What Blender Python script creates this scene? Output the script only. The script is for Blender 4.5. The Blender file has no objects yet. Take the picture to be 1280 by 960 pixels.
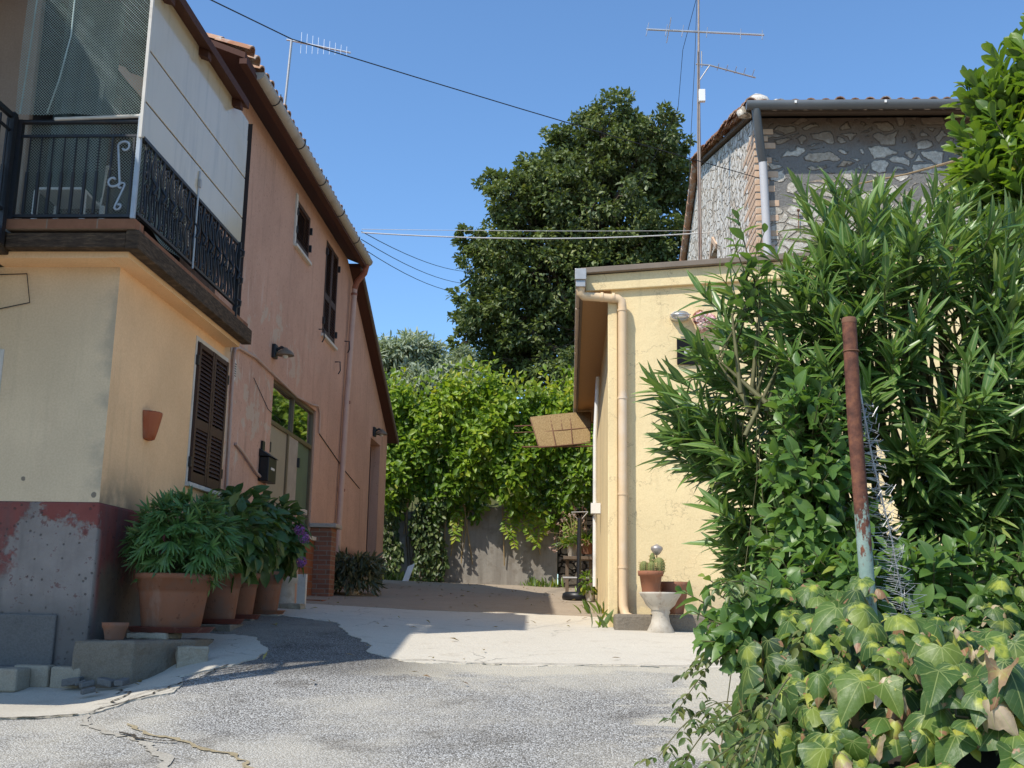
import bpy, math, random
import numpy as np
from mathutils import Vector, Matrix
random.seed(7); RNG = np.random.default_rng(11)
S = bpy.context.scene
COL = S.collection
rad = math.radians
ORG = {}

# ------------------------------------------------------------------ objects
def tag(o, label=None, cat=None, group=None, kind=None):
    if label: o['label'] = label
    if cat: o['category'] = cat
    if group: o['group'] = group
    if kind: o['kind'] = kind
    return o

def thing(name, label, cat, loc=(0, 0, 0), group=None):
    o = bpy.data.objects.new(name, None); COL.objects.link(o)
    o.location = loc; o.empty_display_size = .1
    ORG[o] = Vector(loc)
    return tag(o, label, cat, group)

def link_mesh(name, me, mat, parent=None):
    o = bpy.data.objects.new(name, me); COL.objects.link(o)
    if mat and not me.materials: me.materials.append(mat)
    if parent is not None:
        o.parent = parent; ORG[o] = ORG[parent]
    else:
        ORG[o] = Vector((0, 0, 0))
    return o

class MB:
    def __init__(s): s.v = []; s.f = []; s.sm = []
    def add(s, vs, fs, smooth=False):
        b = len(s.v); s.v += [tuple(p) for p in vs]
        s.f += [tuple(b + i for i in f) for f in fs]; s.sm += [smooth] * len(fs)
        return s
    def box(s, x0, x1, y0, y1, z0, z1):
        return s.obox(((x0 + x1) / 2, (y0 + y1) / 2, (z0 + z1) / 2), (abs(x1 - x0) / 2, 0, 0), (0, abs(y1 - y0) / 2, 0), (0, 0, abs(z1 - z0) / 2))
    def obox(s, c, a, b, d):
        c, a, b, d = map(Vector, (c, a, b, d))
        vs = [c + a * i + b * j + d * k for k in (-1, 1) for j in (-1, 1) for i in (-1, 1)]
        return s.add(vs, [(0, 2, 3, 1), (4, 5, 7, 6), (0, 1, 5, 4), (2, 6, 7, 3), (0, 4, 6, 2), (1, 3, 7, 5)])
    def bar(s, p, q, w, h, up=(0, 0, 1)):
        p, q = Vector(p), Vector(q); d = (q - p); l = d.length; d.normalize()
        u = Vector(up); x = d.cross(u)
        if x.length < 1e-4: x = d.cross(Vector((1, 0, 0)))
        x.normalize(); u = x.cross(d)
        return s.obox((p + q) / 2, d * l / 2, x * w / 2, u * h / 2)
    def quad(s, *p, smooth=False): return s.add(p, [tuple(range(len(p)))], smooth)
    def tube(s, pts, r, n=8, cap=True):
        pts = [Vector(p) for p in pts]; m = len(pts)
        rr = r if isinstance(r, (list, tuple)) else [r] * m
        t0 = (pts[1] - pts[0]).normalized()
        u = t0.orthogonal().normalized(); vs = []
        for i, p in enumerate(pts):
            t = (pts[min(i + 1, m - 1)] - pts[max(i - 1, 0)])
            if t.length < 1e-9: t = t0.copy()
            t.normalize(); u = (u - t * u.dot(t))
            if u.length < 1e-6: u = t.orthogonal()
            u.normalize(); w = t.cross(u)
            for k in range(n):
                a = 2 * math.pi * k / n
                vs.append(p + (u * math.cos(a) + w * math.sin(a)) * rr[i])
        fs = [(i * n + k, i * n + (k + 1) % n, (i + 1) * n + (k + 1) % n, (i + 1) * n + k) for i in range(m - 1) for k in range(n)]
        s.add(vs, fs, n > 4)
        if cap:
            s.add([vs[k] for k in range(n)], [tuple(reversed(range(n)))]); s.add(vs[-n:], [tuple(range(n))])
        return s
    def lathe(s, c, prof, n=28, sy=1.0, jit=0):
        c = Vector(c); m = len(prof); vs = []
        for r, z in prof:
            for k in range(n):
                a = 2 * math.pi * k / n; r2 = r * (1 + jit * math.sin(3 * a + z * 9))
                vs.append(c + Vector((r2 * math.cos(a), r2 * math.sin(a) * sy, z)))
        fs = [(i * n + k, i * n + (k + 1) % n, (i + 1) * n + (k + 1) % n, (i + 1) * n + k) for i in range(m - 1) for k in range(n)]
        s.add(vs, fs, True)
        s.add(vs[:n], [tuple(reversed(range(n)))]); s.add(vs[-n:], [tuple(range(n))])
        return s
    def prism(s, poly, d):
        """poly: list of 3-D points, extruded by vector d"""
        n = len(poly); d = Vector(d); a = [Vector(p) for p in poly]; b = [p + d for p in a]
        return s.add(a + b, [tuple(reversed(range(n))), tuple(range(n, 2 * n))] + [(i, (i + 1) % n, n + (i + 1) % n, n + i) for i in range(n)])
    def build(s, name, mat, parent=None, bevel=0, auto=True):
        org = ORG[parent] if parent is not None else Vector((0, 0, 0))
        me = bpy.data.meshes.new(name)
        me.from_pydata([(p[0] - org.x, p[1] - org.y, p[2] - org.z) for p in s.v], [], s.f)
        me.polygons.foreach_set('use_smooth', s.sm)
        me.update()
        o = link_mesh(name, me, mat, parent)
        if bevel:
            b = o.modifiers.new('bevel', 'BEVEL'); b.width = bevel; b.segments = 2; b.limit_method = 'ANGLE'; b.angle_limit = rad(50)
        return o

def each(name, mat, parent, pieces, bevel=0):
    """pieces: functions that fill a fresh MB, one object per piece"""
    out = []
    for p in pieces:
        mb = MB(); p(mb); out.append(mb.build(name, mat, parent, bevel))
    return out

def facade(mb, f, u0, u1, bot, top, holes, depth, extra=()):
    """wall skin f(u,v,w) with rectangular holes (ua,ub,va,vb) and reveals of given depth"""
    T = top if callable(top) else (lambda u: top)
    br = sorted({u0, u1, *extra, *[h[0] for h in holes], *[h[1] for h in holes]})
    for a, b in zip(br[:-1], br[1:]):
        m = (a + b) / 2; cur = bot
        for h in sorted([h for h in holes if h[0] < m < h[1]], key=lambda h: h[2]):
            mb.quad(f(a, cur, 0), f(b, cur, 0), f(b, h[2], 0), f(a, h[2], 0)); cur = h[3]
        mb.quad(f(a, cur, 0), f(b, cur, 0), f(b, T(b), 0), f(a, T(a), 0))
    for a, b, c, d in holes:
        mb.quad(f(a, c, 0), f(b, c, 0), f(b, c, depth), f(a, c, depth)); mb.quad(f(a, d, 0), f(b, d, 0), f(b, d, depth), f(a, d, depth))
        mb.quad(f(a, c, 0), f(a, d, 0), f(a, d, depth), f(a, c, depth)); mb.quad(f(b, c, 0), f(b, d, 0), f(b, d, depth), f(b, c, depth))
    return mb

# ------------------------------------------------------------------ materials
class NB:
    def __init__(s, name):
        s.m = bpy.data.materials.new(name); s.m.use_nodes = True
        s.nt = s.m.node_tree; s.b = s.nt.nodes['Principled BSDF']; s.out = s.nt.nodes['Material Output']
        s._pos = None
    def n(s, t): return s.nt.nodes.new(t)
    def put(s, sock, v):
        if v is None: return
        if isinstance(v, bpy.types.NodeSocket): s.nt.links.new(v, sock)
        elif isinstance(v, (tuple, list)) and len(v) == 3 and sock.type == 'RGBA': sock.default_value = (*v, 1)
        else: sock.default_value = v
    @property
    def pos(s):
        if not s._pos: s._pos = s.n('ShaderNodeNewGeometry').outputs['Position']
        return s._pos
    def obj(s): return s.n('ShaderNodeTexCoord').outputs['Object']
    def sep(s, v):
        q = s.n('ShaderNodeSeparateXYZ'); s.put(q.inputs[0], v); return q.outputs
    def map(s, v, scale=(1, 1, 1), rot=(0, 0, 0), loc=(0, 0, 0)):
        q = s.n('ShaderNodeMapping'); s.put(q.inputs[0], v); q.inputs['Scale'].default_value = scale
        q.inputs['Rotation'].default_value = rot; q.inputs['Location'].default_value = loc; return q.outputs[0]
    def noise(s, scale, detail=4, vec=None, rough=.55, dist=0):
        q = s.n('ShaderNodeTexNoise'); s.put(q.inputs['Vector'], vec or s.pos); q.inputs['Scale'].default_value = scale
        q.inputs['Detail'].default_value = detail; q.inputs['Roughness'].default_value = rough; q.inputs['Distortion'].default_value = dist
        return q.outputs[0]
    def vor(s, scale, feat='F1', vec=None, out='Distance', rnd=1.0):
        q = s.n('ShaderNodeTexVoronoi'); q.feature = feat; s.put(q.inputs['Vector'], vec or s.pos); q.inputs['Scale'].default_value = scale
        q.inputs['Randomness'].default_value = rnd
        return q.outputs[out]
    def ramp(s, fac, stops, mode='LINEAR'):
        q = s.n('ShaderNodeValToRGB'); s.put(q.inputs[0], fac); q.color_ramp.interpolation = mode
        e = q.color_ramp.elements
        while len(e) < len(stops): e.new(.5)
        for k, (p, c) in zip(e, stops):
            k.position = p; k.color = (*c, 1) if isinstance(c, (tuple, list)) else (c, c, c, 1)
        return q.outputs[0]
    def mix(s, fac, a, b, blend='MIX'):
        q = s.n('ShaderNodeMix'); q.data_type = 'RGBA'; q.blend_type = blend
        s.put(q.inputs[0], fac); s.put(q.inputs[6], a); s.put(q.inputs[7], b); return q.outputs[2]
    def math(s, op, a, b=None, c=None, clamp=False):
        q = s.n('ShaderNodeMath'); q.operation = op; q.use_clamp = clamp
        s.put(q.inputs[0], a); s.put(q.inputs[1], b); s.put(q.inputs[2], c); return q.outputs[0]
    def rng(s, v, a, b, c=0, d=1):
        q = s.n('ShaderNodeMapRange'); q.interpolation_type = 'SMOOTHSTEP'; s.put(q.inputs[0], v)
        for i, x in enumerate((a, b, c, d)): q.inputs[i + 1].default_value = x
        return q.outputs[0]
    def bump(s, h, strength=.3, dist=.01, normal=None):
        q = s.n('ShaderNodeBump'); q.inputs['Strength'].default_value = strength; q.inputs['Distance'].default_value = dist
        s.put(q.inputs['Height'], h); s.put(q.inputs['Normal'], normal); return q.outputs[0]
    def fin(s, col, rough=.8, normal=None, metal=0, spec=.3):
        s.put(s.b.inputs['Base Color'], col); s.put(s.b.inputs['Roughness'], rough); s.put(s.b.inputs['Normal'], normal)
        s.put(s.b.inputs['Metallic'], metal); s.b.inputs['Specular IOR Level'].default_value = spec
        return s.m

def simple(name, col, rough=.6, var=.18, scale=14, bump=.1, metal=0, spec=.35, dirt=None):
    b = NB(name); n1 = b.noise(scale, 5)
    c = b.mix(n1, tuple(x * (1 - var) for x in col), tuple(min(1, x * (1 + var)) for x in col))
    n2 = b.noise(scale * .23, 4)
    c = b.mix(b.rng(n2, .52, .75, 0, .55), c, dirt or tuple(x * .6 for x in col))
    return b.fin(c, rough, b.bump(b.noise(scale * 4, 4), bump, .004) if bump else None, metal, spec)

def stucco(name, col, stain, gritty=.5, streak=.35, spec=.15):
    b = NB(name)
    big = b.noise(.9, 5); med = b.noise(5, 5, rough=.6); fine = b.noise(60, 3)
    c = b.mix(b.rng(big, .3, .7), tuple(x * .9 for x in col), tuple(min(1, x * 1.06) for x in col))
    c = b.mix(b.rng(med, .5, .72, 0, .35), c, stain)
    st = b.noise(3.2, 5, b.map(b.pos, (2.5, 2.5, .22)), .6)
    c = b.mix(b.rng(st, .55, .72, 0, streak), c, tuple(x * .62 for x in col))
    c = b.mix(b.rng(fine, .3, .7, 0, .16), c, tuple(x * .6 for x in col), 'MULTIPLY')
    h = b.math('ADD', b.math('MULTIPLY', fine, .5), b.math('MULTIPLY', b.noise(14, 4), 1.0))
    return b, c, b.bump(h, gritty, .008)

MAT = {}
def make_mats():
    # cream side wall
    b, c, nm = stucco('cream_stucco', (.93, .60, .33), (.85, .53, .28), .25, .2)
    x, y, z = b.sep(b.pos)
    c = b.mix(b.math('MULTIPLY', b.rng(z, 2.9, 2.2), b.rng(b.noise(2.5, 5), .35, .6)), c, (.22, .16, .11))
    edge = b.rng(b.math('ADD', y, b.math('MULTIPLY', b.noise(1.6, 5), .35)), 11.85, 12.0)   # ragged grey rim where pink paint begins
    c = b.mix(b.math('MULTIPLY', edge, .45), c, (.38, .34, .28))
    MAT['cream'] = b.fin(c, .9, nm, spec=.15)
    b, c, nm = stucco('grey_cream_stucco', (.78, .59, .38), (.68, .50, .32), .25, .15)
    x, y, z = b.sep(b.pos)
    ch = b.vor(3.4, 'F1', rnd=1); chips = b.rng(b.math('ADD', ch, b.math('MULTIPLY', b.noise(9, 3), .10)), .16, .145)
    c = b.mix(b.math('MULTIPLY', chips, .8), c, (.12, .10, .085))
    c = b.mix(b.math('MULTIPLY', b.rng(x, -4.0, -3.8), b.rng(b.noise(3, 4), .4, .6, 0, .5)), c, (.27, .23, .18))
    MAT['cream_front'] = b.fin(c, .9, nm, spec=.15)
    # pink wall with pale peeled patches low down by the door
    b, c, nm = stucco('pink_stucco', (.60, .365, .265), (.49, .285, .205), .9, .5)
    x, y, z = b.sep(b.pos)
    pn = b.noise(1.9, 6, rough=.62, dist=.4)
    reg = b.math('MULTIPLY', b.rng(z, 5.9, 5.2), b.rng(y, 17.0, 14.0))
    m = b.math('MULTIPLY', b.rng(pn, .555, .585), reg)
    c = b.mix(b.math('MULTIPLY', m, .75), c, (.54, .43, .33))
    dr = b.noise(4, 5, b.map(b.pos, (1.6, 1.6, .3)), .65)
    c = b.mix(b.math('MULTIPLY', b.rng(dr, .6, .64), b.math('MULTIPLY', reg, .5)), c, (.62, .48, .39))
    lo = b.math('MULTIPLY', b.rng(z, 2.7, 2.5), b.rng(y, 18.3, 18.6))
    c = b.mix(lo, c, (.15, .09, .07))
    pits = b.rng(b.vor(11), .17, .1); c = b.mix(b.math('MULTIPLY', pits, .35), c, (.2, .1, .07))
    MAT['pink'] = b.fin(c, .93, nm, spec=.1)
    # red plinth, paint peeled to grey render
    b = NB('red_plinth'); x, y, z = b.sep(b.pos)
    red = b.mix(b.noise(4, 5), (.19, .05, .042), (.30, .10, .08))
    grey = b.mix(b.noise(7, 6), (.20, .165, .145), (.36, .305, .265))
    brown = b.mix(b.noise(6, 5), (.10, .07, .05), (.22, .16, .11))
    wob = b.math('MULTIPLY', b.math('SUBTRACT', b.noise(3.2, 6, rough=.62), .5), 1.1)
    mk = b.math('MULTIPLY', b.rng(b.math('ADD', z, wob), 2.36, 2.28), b.rng(b.math('ADD', x, b.math('MULTIPLY', wob, .8)), -4.5, -4.42))
    mk = b.math('MAXIMUM', mk, b.rng(b.math('ADD', z, wob), 1.95, 1.8)); mk = b.math('MULTIPLY', mk, b.rng(y, 8.95, 8.85))
    c = b.mix(mk, red, grey)
    fl = b.rng(b.noise(14, 5, rough=.7), .6, .66)
    c = b.mix(b.math('MULTIPLY', fl, .7), c, (.15, .06, .055))
    side = b.rng(y, 8.9, 9.0)
    c = b.mix(b.math('MULTIPLY', side, b.rng(b.math('ADD', z, wob), 2.15, 1.75)), c, brown)
    pits = b.rng(b.math('ADD', b.vor(16), b.math('MULTIPLY', b.noise(30, 3), .25)), .30, .24); c = b.mix(b.math('MULTIPLY', pits, .65), c, (.07, .055, .05))
    dp = b.noise(2.4, 5, b.map(b.pos, (2, 2, .3)), .6); c = b.mix(b.rng(dp, .5, .7, 0, .45), c, (.12, .10, .09))
    c = b.mix(b.rng(z, 1.75, 1.45, 0, .75), c, (.13, .12, .11))
    MAT['plinth'] = b.fin(c, .9, b.bump(b.math('SUBTRACT', b.math('ADD', b.noise(9, 6, rough=.65), b.math('MULTIPLY', mk, -.6)), b.math('MULTIPLY', pits, .5)), .8, .02), spec=.15)
    # yellow building
    b, c, nm = stucco('yellow_stucco', (.84, .66, .37), (.80, .60, .33), .6, .28)
    x, y, z = b.sep(b.pos)
    c = b.mix(b.math('MULTIPLY', b.rng(z, 2.15, 1.6), b.rng(b.noise(5, 5), .42, .6, 0, .5)), c, (.40, .33, .24))
    crk = b.rng(b.math('ABSOLUTE', b.math('SUBTRACT', b.noise(1.1, 6, rough=.6), .5)), .006, .0)
    c = b.mix(b.math('MULTIPLY', crk, .4), c, (.3, .22, .13))
    MAT['yellow'] = b.fin(c, .92, nm, spec=.15)
    # rubble walls
    b = NB('pale_rubble'); v = b.map(b.pos, (1, 1.15, 1.9)); wv = b.mix(.13, v, b.n('ShaderNodeTexNoise').outputs[1])
    def warp(bb, vec, k, sc):
        q = bb.n('ShaderNodeTexNoise'); q.inputs['Scale'].default_value = sc; q.inputs['Detail'].default_value = 3; bb.put(q.inputs['Vector'], bb.pos)
        a = bb.n('ShaderNodeVectorMath'); a.operation = 'MULTIPLY_ADD'; bb.put(a.inputs[0], q.outputs['Color']); a.inputs[1].default_value = (k, k, k); bb.put(a.inputs[2], vec); return a.outputs[0]
    def rubble(name, sc, stones, mortar, mw, front=False):
        b = NB(name); x, y, z = b.sep(b.pos)
        v = warp(b, b.map(b.pos, (1, 1, 1.8)), .55 if front else .35, 1.7 if front else 2.2)
        d = b.vor(sc, 'DISTANCE_TO_EDGE', v); cc = b.vor(sc, 'F1', v, 'Color'); r = b.sep(cc)[0]
        d = b.math('ADD', d, b.math('MULTIPLY', b.math('SUBTRACT', b.noise(6, 7, rough=.72), .5), .36 if front else .16))
        st = b.ramp(r, [(0, stones[0]), (.45, stones[1]), (.8, stones[2]), (1, stones[3])])
        st = b.mix(b.rng(b.noise(18, 6, rough=.7), .35, .65), st, b.mix(1, st, (.62, .6, .58), 'MULTIPLY'))
        if front:
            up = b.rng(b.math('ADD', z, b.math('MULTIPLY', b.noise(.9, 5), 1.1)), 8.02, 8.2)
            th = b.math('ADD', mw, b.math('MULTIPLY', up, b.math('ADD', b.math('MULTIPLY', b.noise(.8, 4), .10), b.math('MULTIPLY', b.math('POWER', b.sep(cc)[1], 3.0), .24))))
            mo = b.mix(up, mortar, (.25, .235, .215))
            mo = b.mix(b.noise(26, 4), mo, b.mix(1, mo, (.6, .6, .6), 'MULTIPLY'))
        else:
            th = mw; mo = mortar; up = 0
        k = b.n('ShaderNodeMapRange'); b.put(k.inputs[0], b.math('SUBTRACT', d, th)); k.inputs[1].default_value = -.02; k.inputs[2].default_value = .045
        k = k.outputs[0]
        c = b.mix(k, mo, st)
        if front:
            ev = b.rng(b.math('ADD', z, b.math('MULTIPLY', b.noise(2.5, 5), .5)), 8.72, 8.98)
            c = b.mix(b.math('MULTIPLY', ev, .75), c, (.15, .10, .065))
        h = b.math('ADD', b.math('MULTIPLY', k, 1.0), b.math('MULTIPLY', b.noise(16, 6, rough=.7), .5))
        return b.fin(c, .93, b.bump(h, .9, .05 if front else .035), spec=.12)
    b, c, nm = stucco('brown_stucco', (.40, .29, .22), (.33, .23, .17), .4, .2); MAT['upper'] = b.fin(c, .92, nm, spec=.12)
    MAT['stone_side'] = rubble('pale_rubble_stone', 3.6, [(.78, .71, .60), (.88, .83, .74), (.84, .77, .66), (.66, .55, .43)], (.34, .29, .23), .06)
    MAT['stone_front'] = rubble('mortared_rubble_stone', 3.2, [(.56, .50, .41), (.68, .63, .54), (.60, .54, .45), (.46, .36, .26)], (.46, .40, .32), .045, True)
    MAT['dry_stone'] = rubble('dark_dry_stone', 4.2, [(.16, .14, .11), (.22, .19, .15), (.27, .24, .2), (.13, .11, .09)], (.02, .018, .015), .07)
    # bricks
    def brick(name, c1, c2, mo, axis, bw=.25, bh=.068, ms=.008):
        b = NB(name); x, y, z = b.sep(b.pos); q = b.n('ShaderNodeCombineXYZ')
        b.put(q.inputs[0], b.math('ADD', x, y) if axis == 'xy' else (x if axis == 'x' else y)); b.put(q.inputs[1], z)
        t = b.n('ShaderNodeTexBrick'); b.put(t.inputs['Vector'], q.outputs[0])
        b.put(t.inputs['Color1'], c1); b.put(t.inputs['Color2'], c2); b.put(t.inputs['Mortar'], mo)
        t.inputs['Scale'].default_value = 1; t.inputs['Mortar Size'].default_value = ms; t.inputs['Brick Width'].default_value = bw; t.inputs['Row Height'].default_value = bh
        c = b.mix(b.noise(20, 5), t.outputs[0], b.mix(1, t.outputs[0], (.6, .58, .56), 'MULTIPLY'))
        return b.fin(c, .85, b.bump(b.math('ADD', b.math('MULTIPLY', t.outputs['Fac'], -1), b.math('MULTIPLY', b.noise(40, 4), .4)), .6, .008), spec=.2)
    MAT['brick'] = brick('red_brick', (.36, .16, .10), (.27, .115, .075), (.30, .24, .19), 'xy')
    MAT['tile_wall'] = brick('orange_tile', (.36, .13, .06), (.29, .1, .05), (.26, .19, .14), 'xy', .26, .1, .007)
    MAT['brick_edge'] = brick('brick_edging', (.36, .17, .09), (.28, .12, .07), (.3, .22, .16), 'xy', .42, .2, .006)
    MAT['quoin'] = simple('pale_orange_brick', (.58, .40, .27), .9, .3, 9, .4, spec=.15, dirt=(.6, .52, .43))
    # wood, metal and trim
    b = NB('weathered_beam'); v = b.map(b.pos, (6, 6, 34)); g = b.noise(1.6, 6, v, .7)
    c = b.ramp(g, [(.25, (.025, .018, .013)), (.5, (.075, .05, .033)), (.72, (.17, .115, .07)), (.85, (.25, .18, .12))])
    MAT['beam'] = b.fin(c, .85, b.bump(g, .8, .02), spec=.2)
    def wood(name, a, d, rough=.55):
        b = NB(name); g = b.noise(3, 6, b.map(b.pos, (12, 12, 1.2)), .65)
        return b.fin(b.mix(g, a, d), rough, b.bump(g, .25, .004), spec=.3)
    MAT['shutter'] = wood('brown_shutter_paint', (.035, .016, .011), (.085, .042, .028))
    MAT['soffit'] = wood('dark_red_soffit', (.05, .018, .011), (.10, .037, .022), .75)
    MAT['shed_wood'] = wood('tan_soffit_boards', (.30, .16, .07), (.46, .27, .13), .8)
    MAT['oldwood'] = wood('grey_old_wood', (.10, .075, .055), (.2, .15, .11), .85)
    MAT['iron'] = simple('black_wrought_iron', (.014, .015, .018), .45, .4, 30, .15, .0, .5, (.05, .03, .02))
    MAT['bluegrey_iron'] = simple('grey_painted_post', (.36, .40, .44), .4, .15, 20, .05, .0, .5)
    MAT['net'] = simple('pale_netting_wire', (.40, .48, .45), .95, .15, 20, 0, .0, .0)
    b = NB('white_panel'); c = b.mix(b.noise(1.2, 4), (.56, .455, .31), (.64, .54, .39)); c = b.mix(b.rng(b.noise(2.6, 5, b.map(b.pos, (3, 3, .3)), .65), .5, .72, 0, .4), c, (.38, .33, .25)); MAT['panel'] = b.fin(c, .16, b.bump(b.noise(1.3, 2), .15, .03), spec=.6)
    MAT['dark'] = simple('dark_interior', (.012, .012, .014), .8, .3, 5, 0, spec=.1)
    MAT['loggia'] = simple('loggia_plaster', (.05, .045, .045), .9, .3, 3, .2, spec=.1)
    MAT['white_trim'] = simple('old_white_paint', (.62, .57, .50), .7, .12, 22, .15, dirt=(.4, .33, .26))
    MAT['cap'] = simple('grey_stone_cap', (.42, .36, .31), .75, .15, 20, .2)
    MAT['gutter'] = simple('beige_gutter', (.42, .37, .31), .5, .15, 8, .05, dirt=(.26, .2, .15))
    MAT['pink_pipe'] = simple('pink_painted_pipe', (.56, .37, .29), .5, .1, 12, .05, dirt=(.42, .26, .2))
    MAT['copper'] = simple('red_brown_elbow', (.30, .11, .07), .5, .2, 20, .05)
    MAT['conduit'] = simple('pinkish_conduit', (.50, .34, .27), .5, .12, 14, .05)
    MAT['black'] = simple('black_plastic', (.012, .012, .013), .4, .2, 20, .05)
    MAT['cable'] = simple('black_cable', (.02, .02, .022), .6, .2, 20, 0)
    MAT['whitecable'] = simple('pale_cable', (.62, .60, .57), .6, .1, 20, 0)
    MAT['beige_panel'] = simple('beige_door_panel', (.34, .28, .20), .5, .1, 6, .05)
    MAT['grey_panel'] = simple('weathered_grey_panel', (.36, .30, .24), .7, .3, 8, .15, dirt=(.5, .47, .42))
    MAT['green_panel'] = simple('green_door_panel', (.11, .15, .095), .45, .12, 6, .05)
    MAT['gold_frame'] = simple('bronze_frame', (.16, .11, .06), .4, .15, 12, .03, .3, .5)
    b = NB('mirror_glass'); b.put(b.b.inputs['Metallic'], 0); MAT['glass'] = b.fin((.012, .014, .012), .03, None, 0, 1.0); b.b.inputs['Coat Weight'].default_value = 1.0; b.b.inputs['Coat IOR'].default_value = 2.2; b.b.inputs['Coat Roughness'].default_value = .02
    # terracotta and ceramics
    def terra(name, a, d, dirt, rough=.8):
        b = NB(name); x, y, z = b.sep(b.pos)
        c = b.mix(b.noise(7, 5), a, d); c = b.mix(b.rng(b.noise(3.3, 6, rough=.65), .45, .65, 0, .7), c, dirt)
        ls = b.noise(7, 6, b.map(b.pos, (1, 1, .25)), .7); c = b.mix(b.rng(ls, .55, .68, 0, .5), c, (.32, .195, .135)); c = b.mix(b.rng(b.noise(19, 5, rough=.7), .60, .68, 0, .6), c, tuple(q * .45 for q in a))
        return b.fin(c, rough, b.bump(b.noise(45, 4), .15, .004), spec=.25)
    MAT['terra'] = terra('terracotta', (.235, .092, .048), (.31, .13, .07), (.20, .12, .085))
    MAT['terra_red'] = terra('glazed_red_saucer', (.15, .04, .03), (.21, .065, .045), (.12, .06, .05), .5)
    MAT['terra_wall'] = terra('orange_red_terracotta', (.34, .085, .035), (.44, .125, .05), (.27, .08, .04), .6)
    MAT['urn'] = terra('pale_cast_stone', (.42, .37, .30), (.58, .52, .43), (.28, .23, .17))
    MAT['soil'] = simple('potting_soil', (.03, .022, .016), .95, .4, 30, .5)
    def roof(name, a, d, e):
        b = NB(name); r = b.vor(4.5, 'F1', b.map(b.pos, (1, .6, .6)), 'Color')
        c = b.mix(b.sep(r)[0], a, d); c = b.mix(b.rng(b.noise(5, 6, rough=.7), .48, .66), c, e)
        return b.fin(c, .9, b.bump(b.noise(25, 5), .4, .01), spec=.15)
    MAT['tiles'] = roof('old_roof_tile', (.36, .17, .095), (.50, .30, .19), (.48, .42, .36))
    MAT['slab'] = simple('brown_grey_slab', (.21, .165, .125), .9, .25, 7, .4, dirt=(.12, .1, .08))
    MAT['grey_gutter'] = simple('grey_zinc_gutter', (.15, .155, .155), .45, .12, 6, .03, .3, .5, dirt=(.2, .2, .2))
    MAT['pvc'] = simple('grey_pvc_pipe', (.48, .46, .45), .45, .08, 6, .03)
    MAT['pvc_white'] = simple('white_pvc', (.8, .78, .74), .4, .06, 10, .02)
    MAT['galv'] = simple('galvanised_steel', (.42, .40, .38), .45, .2, 16, .08, .5, .5, dirt=(.35, .26, .2))
    MAT['alu'] = simple('aluminium', (.62, .62, .62), .35, .12, 16, .03, .8, .5)
    MAT['yellow_pipe'] = simple('cream_painted_pipe', (.70, .50, .30), .55, .1, 9, .06, dirt=(.72, .62, .52))
    MAT['pinkgutter'] = simple('pinkish_eave_gutter', (.62, .50, .40), .6, .16, 5, .08, dirt=(.4, .3, .22))
    b = NB('rusty_green_pipe'); x, y, z = b.sep(b.pos)
    rust = b.ramp(b.noise(26, 6, rough=.7), [(.3, (.055, .022, .014)), (.5, (.13, .05, .03)), (.72, (.24, .095, .045))])
    green = b.mix(b.noise(24, 5), (.13, .22, .18), (.34, .40, .34))
    k = b.math('ADD', b.math('MULTIPLY', b.rng(z, 2.12, 1.62), .40), b.noise(22, 6, b.map(b.pos, (1, 1, .45)), .72))
    MAT['rustpost'] = b.fin(b.mix(b.rng(k, .68, .74), rust, green), .75, b.bump(b.noise(70, 5), .5, .003), spec=.3)
    MAT['rust'] = simple('rusty_iron', (.16, .075, .04), .8, .4, 20, .3)
    b = NB('reed_mat'); w = b.noise(2.2, 5, b.map(b.pos, (70, 3, 14)), .7)
    MAT['reed'] = b.fin(b.ramp(w, [(.25, (.10, .06, .025)), (.5, (.27, .18, .08)), (.75, (.42, .31, .16))]), .9, b.bump(w, .6, .01), spec=.15)
    # ground surfaces
    b = NB('exposed_aggregate'); x, y, z = b.sep(b.pos)
    cell = b.vor(98, 'F1', None, 'Color'); r = b.sep(cell)[0]; dist = b.vor(98)
    c = b.ramp(r, [(0, (.19, .18, .165)), (.25, (.33, .315, .29)), (.55, (.45, .435, .405)), (.85, (.58, .565, .53)), (1, (.74, .72, .68))])
    c = b.mix(b.rng(dist, .40, .66), c, (.13, .12, .105))
    big = b.noise(.55, 5, rough=.6); c = b.mix(b.rng(big, .42, .62, 0, .6), c, (.50, .455, .37))
    d2 = b.noise(1.7, 6, rough=.65); c = b.mix(b.rng(d2, .5, .72, 0, .75), c, b.mix(1, c, (.52, .5, .48), 'MULTIPLY'))
    edge = b.math('MAXIMUM', b.math('MULTIPLY', b.rng(y, 7.9, 9.1), b.rng(y, 9.6, 9.2)), b.math('MULTIPLY', b.rng(x, .1, 1.0), .8))
    wash = b.rng(b.math('ADD', b.noise(1.6, 7, b.map(b.pos, (.55, 1.2, 1)), .68), b.math('MULTIPLY', edge, .30)), .60, .72)
    wash = b.math('MULTIPLY', wash, b.rng(x, -1.7, -1.0))
    c = b.mix(b.math('MULTIPLY', wash, .8), c, b.mix(b.noise(60, 4), (.40, .355, .27), (.62, .565, .46)))
    old = b.math('MULTIPLY', b.rng(b.math('ADD', y, b.math('MULTIPLY', b.noise(1.3, 5), .5)), 8.4, 8.95), b.rng(x, -.6, -1.5)); c = b.mix(b.math('MULTIPLY', old, .85), c, b.mix(1, c, (.5, .49, .48), 'MULTIPLY'))  # darker asphalt, extended to paint extra shade into the cast shadow area
    oil = b.rng(b.noise(.9, 4, b.map(b.pos, (1.4, .6, 1))), .60, .74, 0, .5); c = b.mix(oil, c, (.13, .125, .12))
    h = b.math('ADD', b.math('MULTIPLY', dist, -1), b.math('MULTIPLY', b.noise(3, 4), .6))
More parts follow.
